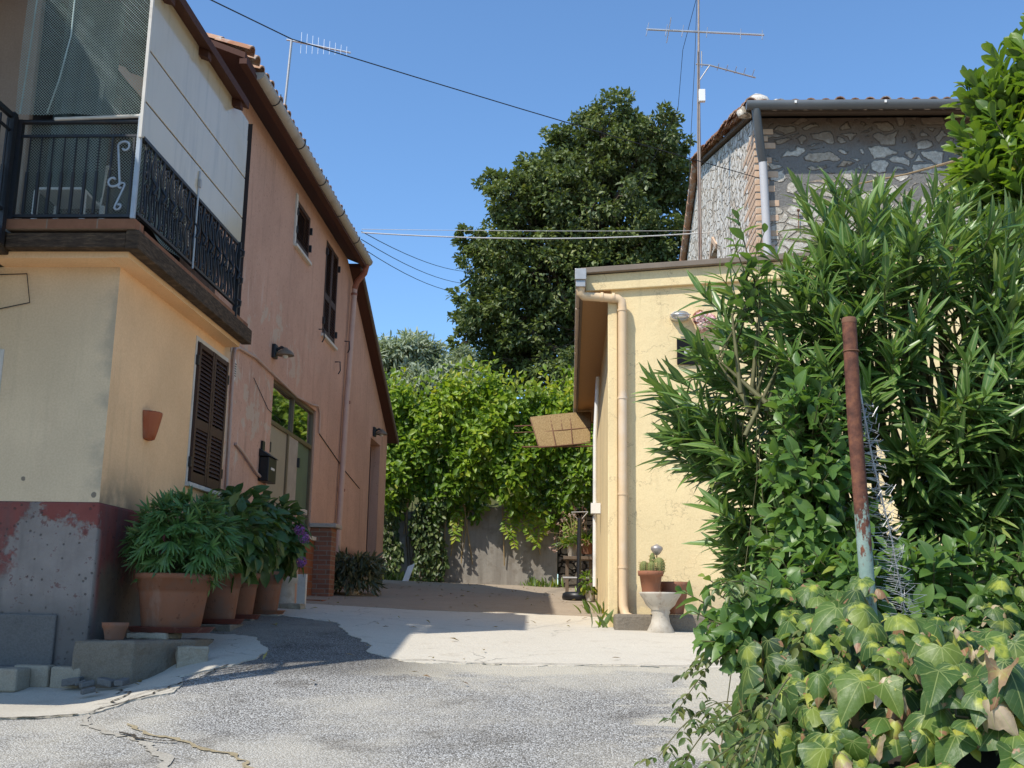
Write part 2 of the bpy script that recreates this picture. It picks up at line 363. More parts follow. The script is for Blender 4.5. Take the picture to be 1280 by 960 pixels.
    MAT['aggregate'] = b.fin(c, .9, b.bump(h, .8, .008), spec=.2)
    def concrete(name, a, d, s, crack=.5, grit=.5):
        b = NB(name)
        c = b.mix(b.noise(1.2, 6, rough=.62), a, d); c = b.mix(b.rng(b.noise(4.5, 6, rough=.7), .52, .72, 0, .6), c, s)
        c = b.mix(b.rng(b.noise(90, 3), .35, .7, 0, .35), c, tuple(q * .55 for q in a))
        wv = b.n('ShaderNodeVectorMath'); wv.operation = 'MULTIPLY_ADD'; q = b.n('ShaderNodeTexNoise'); b.put(q.inputs['Vector'], b.pos); q.inputs['Scale'].default_value = 2.2; q.inputs['Detail'].default_value = 6
        b.put(wv.inputs[0], q.outputs['Color']); wv.inputs[1].default_value = (.6, .6, .6); b.put(wv.inputs[2], b.pos)
        e = b.vor(.55, 'DISTANCE_TO_EDGE', wv.outputs[0]); ck = b.rng(e, .006, .001)
        ck = b.math('MULTIPLY', ck, b.rng(b.noise(.7, 2), .45, .6))
        c = b.mix(b.math('MULTIPLY', ck, crack), c, tuple(q * .25 for q in a))
        h = b.math('SUBTRACT', b.math('ADD', b.noise(30, 5), b.math('MULTIPLY', b.noise(4, 5), 1.2)), ck)
        return b.fin(c, .92, b.bump(h, grit, .012), spec=.15)
    MAT['concrete'] = concrete('pale_concrete', (.54, .485, .395), (.64, .585, .485), (.42, .36, .275))
    MAT['apron'] = concrete('yellow_grey_concrete', (.47, .425, .345), (.57, .52, .43), (.38, .33, .26))
    MAT['yard'] = concrete('brown_stained_concrete', (.33, .265, .195), (.43, .35, .265), (.25, .195, .14), .3)
    MAT['kerbstone'] = concrete('old_kerb_concrete', (.33, .28, .21), (.42, .36, .275), (.25, .2, .14), 0, .8)
    MAT['step'] = concrete('mossy_step_concrete', (.17, .14, .105), (.28, .235, .18), (.12, .1, .08), 0, .9)
    MAT['blockgrey'] = concrete('grey_cement', (.14, .13, .12), (.20, .185, .17), (.09, .085, .08), 0, .6)
    b = NB('retaining_concrete'); x, y, z = b.sep(b.pos)
    st = b.noise(2.2, 6, b.map(b.pos, (2.2, 1, .16)), .65)
    c = b.ramp(st, [(.25, (.17, .15, .125)), (.5, (.27, .245, .21)), (.75, (.36, .335, .29))])
    c = b.mix(b.rng(b.noise(6, 6), .5, .7, 0, .5), c, (.16, .13, .10))
    MAT['retain'] = b.fin(c, .93, b.bump(b.noise(14, 6), .4, .015), spec=.12)
    MAT['crackdark'] = concrete('dark_crack', (.05, .042, .033), (.09, .075, .055), (.03, .025, .02), 0, .8)
    MAT['joint'] = concrete('dirty_joint', (.36, .325, .265), (.46, .42, .35), (.24, .2, .15), 0, .9)
    MAT['drygrass'] = concrete('dry_grass_joint', (.30, .235, .14), (.42, .35, .22), (.16, .12, .06), 0, .9)
    MAT['earth'] = concrete('dry_earth', (.20, .15, .095), (.28, .215, .14), (.10, .11, .045), 0, .8)
    MAT['hill'] = concrete('grassy_earth', (.06, .075, .025), (.12, .115, .045), (.16, .12, .07), 0, .8)
    MAT['asphalt_far'] = concrete('grey_village_road', (.16, .155, .145), (.22, .21, .2), (.12, .12, .11), 0, .5)
    # bark, leaves
    b = NB('bark'); g = b.noise(3, 6, b.map(b.obj(), (9, 9, 1.6)), .7)
    MAT['bark'] = b.fin(b.mix(g, (.05, .035, .025), (.17, .13, .095)), .9, b.bump(g, .8, .03), spec=.1)
    MAT['stem'] = simple('green_brown_stem', (.12, .11, .045), .7, .3, 12, .1)
    MAT['cane'] = simple('tan_stem', (.34, .24, .12), .7, .25, 12, .1)
    def leaf(name, cols, trans=.32, rough=.42, vein=.0, veincol=None, palm=False, spec=.45, blotch=None):
        b = NB(name)
        at = b.n('ShaderNodeAttribute'); at.attribute_name = 'rnd'; r = at.outputs['Fac']
        c = b.ramp(r, cols)
        uv = b.n('ShaderNodeUVMap'); uv.uv_map = 'uv'; ux, uy, _ = b.sep(uv.outputs[0])
        c = b.mix(b.rng(b.noise(40, 3), .3, .7, 0, .3), c, b.mix(1, c, (.6, .66, .6), 'MULTIPLY'))
        if blotch:
            q = b.n('ShaderNodeCombineXYZ'); b.put(q.inputs[0], ux); b.put(q.inputs[1], uy); b.put(q.inputs[2], b.math('MULTIPLY', r, 37))
            bl = b.noise(2.6, 4, q.outputs[0], .6); dd = b.math('SQRT', b.math('ADD', b.math('POWER', ux, 2), b.math('POWER', b.math('SUBTRACT', uy, .28), 2)))
            k = b.math('MULTIPLY', b.rng(b.math('ADD', bl, b.math('MULTIPLY', dd, -.85)), .20, .48), b.rng(b.math('FRACT', b.math('MULTIPLY', r, 113)), .35, .75))
            c = b.mix(b.math('MULTIPLY', k, .85), c, blotch)
            # scorched rims on some leaves
            sc = b.math('MULTIPLY', b.rng(b.math('ADD', b.noise(3.1, 3, q.outputs[0]), b.math('MULTIPLY', dd, .5)), .78, .84), b.rng(b.math('FRACT', b.math('MULTIPLY', r, 71)), .62, .66))
            c = b.mix(sc, c, (.34, .17, .09))
        nm = None
        if vein:
            if palm:
                ang = b.math('ABSOLUTE', b.math('ARCTAN2', ux, uy)); rr = b.math('SQRT', b.math('ADD', b.math('POWER', ux, 2), b.math('POWER', uy, 2)))
                d = b.math('MULTIPLY', b.math('PINGPONG', ang, .32), rr)
                d2 = b.math('PINGPONG', b.math('ADD', uy, b.math('MULTIPLY', b.math('ABSOLUTE', ux), -.9)), .06)
                vm = b.math('MAXIMUM', b.rng(d, .016, .004), b.rng(d2, .007, .001, 0, .3))
            else:
                d2 = b.math('PINGPONG', b.math('ADD', uy, b.math('MULTIPLY', b.math('ABSOLUTE', ux), -1.2)), .05)
                vm = b.math('MAXIMUM', b.rng(b.math('ABSOLUTE', ux), .02, .004), b.rng(d2, .008, .001, 0, .3))
            c = b.mix(b.math('MULTIPLY', vm, vein), c, veincol)
            nm = b.bump(vm, -.35, .004)
        if palm: nm = b.bump(b.noise(55, 4), .35, .006, nm)
        bk = b.n('ShaderNodeNewGeometry').outputs['Backfacing']
        cb = b.mix(b.math('MULTIPLY', bk, .6), c, b.mix(.35, c, (.5, .55, .4)))
        b.fin(cb, rough, nm, 0, spec)
        t = b.n('ShaderNodeBsdfTranslucent'); b.put(t.inputs[0], b.mix(1, c, (1.3, 1.35, .55), 'MULTIPLY'))
        mx = b.n('ShaderNodeMixShader'); mx.inputs[0].default_value = trans
        b.nt.links.new(b.b.outputs[0], mx.inputs[1]); b.nt.links.new(t.outputs[0], mx.inputs[2]); b.nt.links.new(mx.outputs[0], b.out.inputs[0])
        return b.m
    MAT['oak'] = leaf('oak_leaf', [(0, (.05, .075, .018)), (.5, (.11, .145, .034)), (.85, (.17, .205, .05)), (1, (.24, .25, .065))], .25, .5)
    MAT['olive'] = leaf('olive_leaf', [(0, (.20, .24, .14)), (.5, (.33, .37, .25)), (1, (.46, .49, .37))], .25, .55)
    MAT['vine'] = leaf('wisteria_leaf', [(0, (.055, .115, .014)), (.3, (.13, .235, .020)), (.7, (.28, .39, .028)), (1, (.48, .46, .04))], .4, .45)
    MAT['bankivy'] = leaf('bank_ivy_leaf', [(0, (.04, .07, .02)), (.6, (.085, .135, .035)), (1, (.19, .22, .07))], .3, .45)
    MAT['oleander'] = leaf('oleander_leaf', [(0, (.045, .10, .022)), (.5, (.095, .185, .037)), (.85, (.165, .27, .055)), (.975, (.27, .31, .075)), (1, (.42, .24, .1))], .26, .36, .8, (.28, .34, .12), spec=.5)
    MAT['laurel'] = leaf('laurel_leaf', [(0, (.05, .10, .014)), (.5, (.12, .21, .02)), (.9, (.22, .32, .03)), (1, (.45, .40, .05))], .38, .35, .4, (.25, .30, .08), spec=.5)
    MAT['creeper'] = leaf('creeper_leaf', [(0, (.05, .11, .022)), (.5, (.10, .19, .035)), (.9, (.165, .27, .055)), (1, (.36, .36, .06))], .36, .4, .5, (.2, .27, .08), spec=.5)
    MAT['jasmine'] = leaf('jasmine_leaf', [(0, (.06, .105, .028)), (.5, (.105, .155, .04)), (1, (.2, .21, .065))], .3, .42, .3, (.2, .24, .08))
    MAT['ivy'] = leaf('ivy_leaf', [(0, (.022, .052, .012)), (.35, (.048, .10, .02)), (.72, (.095, .165, .03)), (.9, (.23, .28, .045)), (.945, (.5, .48, .08)), (.955, (.30, .15, .075)), (1, (.60, .46, .31))], .28, .46, .5, (.42, .46, .16), True, .45, (.48, .50, .07))
    MAT['palmate'] = leaf('lance_leaf', [(0, (.045, .11, .028)), (.5, (.09, .19, .045)), (1, (.17, .29, .075))], .3, .42, .5, (.14, .24, .09))
    MAT['hydrangea'] = leaf('broad_leaf', [(0, (.04, .09, .024)), (.5, (.075, .145, .034)), (1, (.17, .24, .06))], .3, .42, .4, (.12, .2, .06))
    MAT['succulent'] = leaf('trailing_leaf', [(0, (.05, .065, .03)), (.5, (.085, .10, .045)), (1, (.15, .13, .07))], .15, .5)
    MAT['dryleaf'] = leaf('dry_leaf', [(0, (.16, .08, .035)), (.6, (.30, .19, .09)), (1, (.30, .27, .07))], .2, .6)
    MAT['purple'] = leaf('purple_petal', [(0, (.20, .05, .26)), (1, (.42, .15, .45))], .3, .6)
    MAT['pinkpetal'] = leaf('pink_petal', [(0, (.70, .30, .34)), (.5, (.8, .52, .52)), (1, (.85, .74, .70))], .2, .6)
    MAT['drypetal'] = leaf('dried_flower', [(0, (.45, .22, .2)), (1, (.66, .48, .42))], .2, .7)
    MAT['cactus'] = simple('cactus_skin', (.17, .19, .055), .7, .25, 30, .2, dirt=(.28, .24, .10))
    MAT['spine'] = simple('cactus_spine', (.55, .42, .2), .7, .2, 30, 0)
make_mats()

# ------------------------------------------------------------------ leaves
def tmpl(rows, fold=.12, droop=0., wave=0.):
    """rows: (t, halfwidth). 3 columns, folded along the midrib. returns verts (x,y,z) and quads"""
    V = []; F = []
    for i, (t, w) in enumerate(rows):
        z = -droop * t * t; wv = wave * math.sin(i * 2.3)
        V += [(-w, t, z + fold * w + wv), (0, t, z), (w, t, z + fold * w - wv)]
    for i in range(len(rows) - 1):
        a = i * 3
        F += [(a, a + 1, a + 4, a + 3), (a + 1, a + 2, a + 5, a + 4)]
    return np.array(V, float), np.array(F, int)
T_OAK = tmpl([(0, .06), (.45, .34), (1, .03)], .5, .1)
T_BLADE = tmpl([(0, .02), (.18, .068), (.48, .085), (.8, .052), (1, .004)], .4, .14)
T_BLADE2 = tmpl([(0, .03), (.2, .10), (.5, .125), (.8, .08), (1, .008)], .35, .3)
T_OVAL = tmpl([(0, .03), (.3, .22), (.62, .25), (.86, .13), (1, .012)], .45, .2)
T_OBOV = tmpl([(0, .025), (.35, .14), (.7, .21), (.9, .13), (1, .02)], .45, .18)
T_BROAD = tmpl([(0, .05), (.15, .25), (.4, .36), (.7, .24), (.9, .09), (1, .01)], .35, .35, .02)
T_SMALL = tmpl([(0, .05), (.4, .2), (1, .02)], .4, .15)

def heart(lobed, droop, curl, wav, seed=0, quilt=.035):
    rd = random.Random(seed); ph = rd.uniform(0, 6); asym = rd.uniform(-.1, .1)
    ts = (-.13, -.08, 0, .09, .19, .30, .43, .57, .71, .85, .97)
    ws = (.20, .36, .45, .49, .475, .42, .345, .27, .19, .10, .006)
    if lobed: ws = (.18, .33, .42, .50, .50, .41, .31, .26, .20, .11, .006)
    V = []; F = []; us = (-1, -.82, -.5, -.22, 0, .22, .5, .82, 1); n = len(us)
    for i, (t, w) in enumerate(zip(ts, ws)):
        for u in us:
            x = u * w * (1 + asym * (1 if u > 0 else -1)); y = t + (.15 * (1 - abs(u)) if i == 0 else .09 * (1 - abs(u)) if i == 1 else .02 * (1 - abs(u)) if i == 2 else 0)
            a = math.atan2(abs(x), y + .02); r = math.hypot(x, y)
            z = -droop * max(t, 0) ** 2 - curl * x * x * 2.2 + quilt * abs(math.sin(a * math.pi / .64)) * min(1, r * 3) * (1 - .6 * abs(u)) + wav * math.sin(ph + 2.1 * i + 5 * u) * abs(u) ** 2
            V.append((x + .05 * math.sin(ph) * max(t, 0) ** 2, y, z))
    for i in range(len(ts) - 1):
        for k in range(n - 1): F.append((i * n + k, i * n + k + 1, (i + 1) * n + k + 1, (i + 1) * n + k))
    return np.array(V), np.array(F)
T_IVY = [heart(False, .35, .5, .02, 1), heart(True, .5, .3, .03, 2), heart(False, .15, 1.1, .02, 3), heart(False, .65, .8, .035, 4), heart(True, .35, -.3, .03, 5), heart(False, .9, 1.6, .10, 6, .06), heart(True, .5, -1.4, .13, 7, .06)]

def norm(a): return a / np.maximum(np.linalg.norm(a, axis=1, keepdims=True), 1e-9)

def leaf_arrays(t, P, D, Nn, size, rnd):
    V, F = t
    D = norm(D); Nn = norm(Nn - D * np.sum(D * Nn, 1, keepdims=True)); B = np.cross(D, Nn)
    k = len(P); size = np.asarray(size).reshape(-1, 1, 1)
    W = P[:, None, :] + size * (V[None, :, 0:1] * B[:, None, :] + V[None, :, 1:2] * D[:, None, :] + V[None, :, 2:3] * Nn[:, None, :])
    nv = len(V)
    FF = (F[None] + (np.arange(k) * nv)[:, None, None]).reshape(-1, 4)
    UV = np.tile(V[:, :2], (k, 1)); R = np.repeat(rnd, nv)
    return W.reshape(-1, 3), FF, UV, R

def leaves(name, mat, batches, parent=None):
    """batches: list of (template, P, D, N, size, rnd) -> one mesh object"""
    vs, fs, uvs, rs = [], [], [], []; base = 0
    for bt in batches:
        if len(bt[1]) == 0: continue
        W, FF, UV, R = leaf_arrays(*bt)
        vs.append(W); fs.append(FF + base); uvs.append(UV); rs.append(R); base += len(W)
    V = np.concatenate(vs); F = np.concatenate(fs); UV = np.concatenate(uvs); R = np.concatenate(rs)
    org = ORG[parent] if parent is not None else Vector((0, 0, 0))
    V = V - np.array(org)
    me = bpy.data.meshes.new(name)
    me.vertices.add(len(V)); me.vertices.foreach_set('co', V.astype(np.float32).ravel())
    me.loops.add(F.size); me.loops.foreach_set('vertex_index', F.astype(np.int32).ravel())
    me.polygons.add(len(F)); me.polygons.foreach_set('loop_start', np.arange(0, F.size, 4, dtype=np.int32))
    me.polygons.foreach_set('use_smooth', np.ones(len(F), dtype=bool))
    me.update(calc_edges=True)
    uv = me.uv_layers.new(name='uv'); uv.data.foreach_set('uv', UV[F.ravel()].astype(np.float32).ravel())
    at = me.attributes.new('rnd', 'FLOAT', 'POINT'); at.data.foreach_set('value', R.astype(np.float32))
    return link_mesh(name, me, mat, parent)

def rdir(n):
    v = RNG.normal(size=(n, 3)); return norm(v)
def A(*p): return np.array(p, float)

# ------------------------------------------------------------------ terrain
PROF = [(-40, -1.2), (-8, -.6), (0, 0), (3, .42), (5.5, .78), (7, .955), (9, 1.205), (10.5, 1.33), (12.5, 1.465), (16, 1.655), (20, 1.885), (25, 2.15), (26, 2.2)]
def G(x, y):
    if y <= PROF[0][0]: z = PROF[0][1]
    elif y >= PROF[-1][0]: z = PROF[-1][1]
    else:
        for (a, za), (b, zb) in zip(PROF[:-1], PROF[1:]):
            if a <= y <= b: z = za + (zb - za) * (y - a) / (b - a); break
    t = min(1, max(0, (y - 8.8) / 2.2)); t = t * t * (3 - 2 * t)
    sx = min(1, max(0, (-2.7 - x) / .8)); sy = min(1, max(0, (y - 6.6) / 1.5)); sz = 1 - min(1, max(0, (y - 8.75) / .5))
    return z + .032 * t * max(0, min(4, -x)) - .15 * sx * sx * (3 - 2 * sx) * sy * sy * (3 - 2 * sy) * sz

def sheet(xs, ys, zf):
    mb = MB(); nx = len(xs)
    mb.add([(x, y, zf(x, y)) for y in ys for x in xs], [(j * nx + i, j * nx + i + 1, (j + 1) * nx + i + 1, (j + 1) * nx + i) for j in range(len(ys) - 1) for i in range(nx - 1)], True)
    return mb
def lin(a, b, n): return [a + (b - a) * i / (n - 1) for i in range(n)]
xs_ = [-700, -200, -60, -20] + lin(-10, 10, 41) + [20, 60, 200, 700]
def dent(x, y): return .012 * math.sin(x * 1.7 + y * .6) + .010 * math.sin(y * 2.3 - x * .9)
tag(sheet(xs_, [-700, -200, -60, -40, -20, -10] + lin(-8, 26.2, 100), lambda x, y: G(x, y) - .03).build('ground', MAT['earth']), kind='structure')
def lane(name, x0, x1, y0, y1, off, mat, wob0=0, wob1=0):
    nx, ny = int((x1 - x0) / .12) + 2, int((y1 - y0) / .12) + 2
    mb = MB(); X = lin(x0, x1, nx)
    vs = []
    for j in range(ny):
        for x in X:
            t = j / (ny - 1)
            ya = y0 + wob0 * (math.sin(x * 2.1) + .6 * math.sin(x * 5.7 + 1) + .4 * math.sin(x * 13))
            yb = y1 + wob1 * (math.sin(x * 1.9 + 2) + .6 * math.sin(x * 4.9) + .4 * math.sin(x * 14))
            y = ya + (yb - ya) * t
            vs.append((x, y, G(x, y) + dent(x, y) * .5 + off))
    mb.add(vs, [(j * nx + i, j * nx + i + 1, (j + 1) * nx + i + 1, (j + 1) * nx + i) for j in range(ny - 1) for i in range(nx - 1)], True)
    return tag(mb.build(name, mat), kind='structure')
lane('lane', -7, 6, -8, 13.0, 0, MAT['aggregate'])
PAVE = True
CY = [(-4.4, 14.3), (-3.0, 14.45), (-1.9, 14.2), (-.9, 14.35), (.45, 14.25), (2.0, 14.3), (2.0, 25.3), (-4.4, 25.3)]
# cracked concrete apron in front of the left corner
ap = [(-7.5, 6.62), (-4.3, 6.8), (-3.4, 6.86), (-2.92, 7.02), (-2.66, 7.8), (-2.62, 8.6), (-2.5, 9.4), (-2.75, 10.0), (-3.2, 10.1), (-4.2, 9.9), (-7.5, 9.6)]
def fine(poly, k, amp):
    out = []
    for (a, b) in zip(poly, poly[1:] + poly[:1]):
        for i in range(k):
            t = i / k; j = amp if i else amp * .4
            out.append((a[0] + (b[0] - a[0]) * t + random.uniform(-j, j), a[1] + (b[1] - a[1]) * t + random.uniform(-j, j)))
    return out
def frac(p, q, amp, depth, rd):
    if depth == 0: return [p]
    d = math.hypot(q[0] - p[0], q[1] - p[1]); m = ((p[0] + q[0]) / 2 + rd.gauss(0, amp) * min(d, 1.3), (p[1] + q[1]) / 2 + rd.gauss(0, amp) * min(d, 1.3))
    return frac(p, m, amp, depth - 1, rd) + frac(m, q, amp, depth - 1, rd)
def fracpoly(poly, amp=.09, depth=5, seed=1):
    rd = random.Random(seed); out = []
    for a, b in zip(poly, poly[1:] + poly[:1]):
        n = max(1, min(depth, int(math.log2(max(1.01, math.hypot(b[0] - a[0], b[1] - a[1]) / .018))))); out += frac(a, b, amp, n, rd)
    return out
pol = fracpoly(ap)
import mathutils
def poly_sheet(poly, step, zf, thick):
    """filled sheet following zf with a skirt"""
    from mathutils.geometry import delaunay_2d_cdt
    pts = [Vector(p) for p in poly]; n = len(pts)
    x0, x1 = min(p.x for p in pts), max(p.x for p in pts); y0, y1 = min(p.y for p in pts), max(p.y for p in pts)
    y = y0 + step
    while y < y1:
        x = x0 + step
        while x < x1: pts.append(Vector((x + random.uniform(-.2, .2) * step, y + random.uniform(-.2, .2) * step))); x += step
        y += step
    v, e, f, *_ = delaunay_2d_cdt(pts, [], [tuple(range(n))], 1, 1e-5)
    mb = MB(); mb.add([(p.x, p.y, zf(p.x, p.y)) for p in v], [tuple(q) for q in f], True)
    for a, b in zip(poly, poly[1:] + poly[:1]):
        za, zb = zf(*a), zf(*b)
        mb.quad((a[0], a[1], za), (b[0], b[1], zb), (b[0], b[1], zb - thick), (a[0], a[1], za - thick))
    return mb
tag(poly_sheet(fracpoly([(-4.4, 12.6), (-3.0, 12.0), (-2.2, 10.9), (-1.65, 9.5), (-1.3, 9.06), (-.4, 8.95), (.5, 9.05), (1.6, 8.98), (6.6, 9.05), (6.6, 15.0), (-4.4, 15.0)], .09, 6, 12), .13, lambda x, y: G(x, y) + .006 + dent(x, y) * .5, .012).build('pavement', MAT['concrete']), kind='structure')
tag(poly_sheet(fracpoly(CY, .06, 6, 14), .2, lambda x, y: G(x, y) + .011 + dent(x, y) * .5, .03).build('courtyard', MAT['yard']), kind='structure')
tag(poly_sheet(pol, .16, lambda x, y: G(x, y) + .010 + dent(x, y) * .5, .03).build('cracked_apron', MAT['apron']), kind='structure')
def strip(name, pts, w, off, mat, seed):
    rd = random.Random(seed); line = []
    for p, q in zip(pts[:-1], pts[1:]): line += frac(p, q, .07, 4, rd)
    line.append(pts[-1]); L = []; Rr = []
    for i, p in enumerate(line):
        q = line[min(i + 1, len(line) - 1)]; o = line[max(i - 1, 0)]; d = Vector((q[0] - o[0], q[1] - o[1])); d.normalize()
        ww = w * rd.uniform(.25, 1.1) * (.3 if i in (0, len(line) - 1) else 1)
        L.append((p[0] - d.y * ww, p[1] + d.x * ww)); Rr.append((p[0] + d.y * ww, p[1] - d.x * ww))
    mb = MB()
    for i in range(len(L) - 1): mb.quad(*[(x, y, G(x, y) + dent(x, y) * .5 + off) for x, y in (L[i], L[i + 1], Rr[i + 1], Rr[i])])
    return tag(mb.build(name, mat), kind='structure')
strip('crack', [(-7.4, 6.62), (-4.3, 6.79), (-3.4, 6.85), (-3.0, 6.98)], .022, .014, MAT['crackdark'], 2)
strip('crack', [(-2.95, 7.0), (-2.75, 7.55), (-2.64, 8.1), (-2.6, 8.7)], .010, .014, MAT['crackdark'], 3)
strip('crack', [(-2.9, 7.5), (-2.45, 8.3), (-2.3, 8.9)], .006, .016, MAT['crackdark'], 4)
strip('dirt_joint', [(-2.95, 7.0), (-2.6, 6.5), (-2.2, 6.1), (-1.85, 5.6)], .035, .006, MAT['joint'], 5)
strip('dirt_joint', [(-2.6, 6.75), (-2.15, 6.35), (-1.75, 6.05), (-1.5, 5.6)], .022, .007, MAT['drygrass'], 6)
strip('crack', [(-2.55, 6.5), (-2.3, 6.32), (-2.15, 6.3)], .016, .016, MAT['crackdark'], 7)
strip('crack', [(-1.4, 9.05), (-.9, 9.03), (.2, 8.98), (1.6, 9.02)], .010, .014, MAT['crackdark'], 8)
strip('crack', [(-3.3, 8.3), (-3.0, 7.8), (-2.9, 7.3)], .012, .016, MAT['crackdark'], 9)

def HZ(x, y):
    d = max(0, y - 25.3)
    z = 3.72 + (.24 * d if d < 40 else .24 * 40 + .02 * (d - 40))
    return z + .25 * math.sin(x * .5 + y * .3) * min(1, d / 4)
tag(sheet([-700, -200, -80, -40] + lin(-24, 24, 41) + [40, 80, 200, 700], lin(25.5, 70, 40) + [100, 200, 400, 700], HZ).build('hillside', MAT['hill']), kind='structure')

# ------------------------------------------------------------------ cream house (nearest on the left)
XF = -3.79
cream = thing('cream_house', 'nearest cream rendered house with red painted base and wooden beamed balcony on the left', 'house', (-6.5, 9, 1.2))
fx = lambda u, v, w: (XF - w, u, v)            # facade on the lane, u = Y
fy = lambda u, v, w: (u, 8.85 + w, v)          # front towards the viewer, u = X
mb = MB(); facade(mb, fx, 8.85, 11.97, 2.42, 4.395, [(10.86, 11.86, 2.81, 4.27)], .09)
side = mb.build('wall', MAT['cream'], cream)
mb = MB(); facade(mb, fy, -11, XF, 2.42, 4.395, [(-5.6, -4.77, 2.6, 3.62)], .12)
mb.quad((-11, 8.85, 1), (-11, 11.97, 1), (-11, 11.97, 8.4), (-11, 8.85, 8.4)); mb.build('wall', MAT['cream_front'], cream)
mb = MB(); mb.box(-11, -4.72, 8.85, 11.97, 4.455, 7.0); mb.build('wall', MAT['upper'], cream, .01)
mb = MB(); mb.box(-4.2, XF, 11.30, 11.972, 4.455, 7.3); mb.build('wall', MAT['pink'], cream)
# plinth
mb = MB(); mb.prism([(-11, 8.835, 1.0), (-11, 11.97, 1.0), (XF + .012, 11.97, 1.0), (XF + .012, 8.835, 1.0)], (0, 0, 1.42)); mb.build('plinth', MAT['plinth'], cream, .02)
mb = MB(); mb.box(-4.9, -4.03, 8.795, 8.834, 1.0, 1.53); mb.build('base_slab', MAT['blockgrey'], cream, .012)
# shuttered window helpers
def shutter_leaf(f, u0, u1, v0, v1, mat, parent, split=(.42,), t=.035, slat=.043, w0=.0):
    mb = MB(); s = .055
    def bx(a, b, c, d, w, th):
        p = [f(a, c, w), f(b, c, w), f(b, d, w), f(a, d, w)]; q = Vector(f(a, c, w - th)) - Vector(f(a, c, w)); mb.prism(p, q)
    bx(u0, u0 + s, v0, v1, w0, t); bx(u1 - s, u1, v0, v1, w0, t)
    rails = [v0, *[v0 + (v1 - v0) * k for k in split], v1]
    for i, r in enumerate(rails):
        a = max(v0, r - (.0 if i == 0 else .05)); bb = min(v1, r + (.10 if i == 0 else .05))
        bx(u0 + s, u1 - s, a, bb, w0 - .003, t - .006)
    for a, bb in zip(rails[:-1], rails[1:]):
        z = a + (.12 if a == v0 else .07)
        while z < bb - .07:
            p = [f(u0 + s, z, w0 - .028), f(u1 - s, z, w0 - .028), f(u1 - s, z + slat * .95, w0 - .004), f(u0 + s, z + slat * .95, w0 - .004)]
            q = Vector(f(u0, z, w0 - .012)) - Vector(f(u0, z, w0)); mb.prism(p, q * .6)
            z += slat
    o = mb.build('shutter', mat, parent)
    hg = MB()
    return o
def window_shut(house, f, u0, u1, v0, v1, name_mat='shutter', n=2, sill=True, surround=0.0, w=.03, split=(.42,), trim='white_trim'):
    mb = MB()
    p = [f(u0, v0, .085), f(u1, v0, .085), f(u1, v1, .085), f(u0, v1, .085)]; mb.quad(*p)
    wn = mb.build('window', MAT['dark'], house)
    st = (u1 - u0) / n
    for i in range(n):
        shutter_leaf(f, u0 + st * i + .006, u0 + st * (i + 1) - .006, v0 + .01, v1 - .012, MAT[name_mat], wn, split, w0=w)
    if sill:
        mb = MB(); mb.prism([f(u0 - .05, v0 - .045, -.05), f(u1 + .05, v0 - .045, -.05), f(u1 + .05, v0 - .002, -.05), f(u0 - .05, v0 - .002, -.05)], Vector(f(0, 0, .08)) - Vector(f(0, 0, -.05))); mb.build('sill', MAT[trim], wn, .004)
    if surround:
        mb = MB(); s = surround
        for a, b, c, d in ((u0 - s, u0 - .003, v0, v1 + s), (u1 + .003, u1 + s, v0, v1 + s), (u0 - .003, u1 + .003, v1 + .003, v1 + s)):
            mb.prism([f(a, c, -.008), f(b, c, -.008), f(b, d, -.008), f(a, d, -.008)], Vector(f(0, 0, .02)) - Vector(f(0, 0, -.008)))
        mb.build('frame', MAT[trim], wn)
    each('hinge', MAT['iron'], wn, [lambda m, u=u, v=v: m.bar(Vector(f(u, v - .05, -.02)), Vector(f(u, v + .05, -.02)), .035, .03, (0, 1, 0)) for v in (v0 + .2, v1 - .2) for u in (u0 - .015, u1 + .015)])
    return wn
window_shut(cream, fx, 10.87, 11.85, 2.82, 4.255, surround=.045, w=.0)
mb = MB(); mb.quad((-5.6, 8.96, 2.6), (-4.77, 8.96, 2.6), (-4.77, 8.96, 3.62), (-5.6, 8.96, 3.62)); wn = mb.build('window', MAT['dark'], cream)
mb = MB()
for a, b, c, d in ((-5.66, -5.602, 2.55, 3.68), (-4.768, -4.71, 2.55, 3.68), (-5.6, -4.77, 3.622, 3.68), (-5.6, -4.77, 2.55, 2.598)): mb.box(a, b, 8.835, 8.95, c, d)
mb.build('frame', MAT['white_trim'], wn, .004)
# loggia floor, beams, interior
mb = MB(); mb.box(-4.79, XF + .0, 8.60, 11.95, 4.395, 4.45); mb.box(XF, -3.625, 8.6, 11.75, 4.40, 4.45); mb.build('floor_slab', MAT['cream'], cream)
mb = MB(); mb.box(-4.62, -3.62, 8.50, 8.62, 4.452, 4.58); mb.build('front_beam', MAT['beam'], cream, .008)
mb = MB(); mb.box(-3.618, -3.51, 8.49, 11.80, 4.44, 4.60); mb.build('side_beam', MAT['beam'], cream, .008)
mb = MB(); mb.box(-4.62, -3.54, 8.475, 8.66, 4.603, 4.69); mb.box(-3.68, -3.53, 8.662, 11.7, 4.603, 4.65); mb.build('brick_edge', MAT['brick_edge'], cream, .006)
mb = MB(); mb.box(-4.715, -3.70, 8.665, 11.95, 4.452, 4.66); mb.build('balcony_floor', MAT['blockgrey'], cream)
mb = MB()
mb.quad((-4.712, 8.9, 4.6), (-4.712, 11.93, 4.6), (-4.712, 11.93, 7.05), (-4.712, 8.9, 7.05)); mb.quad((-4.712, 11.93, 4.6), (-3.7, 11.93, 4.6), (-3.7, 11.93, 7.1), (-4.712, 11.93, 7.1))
mb.build('loggia_wall', MAT['loggia'], cream)
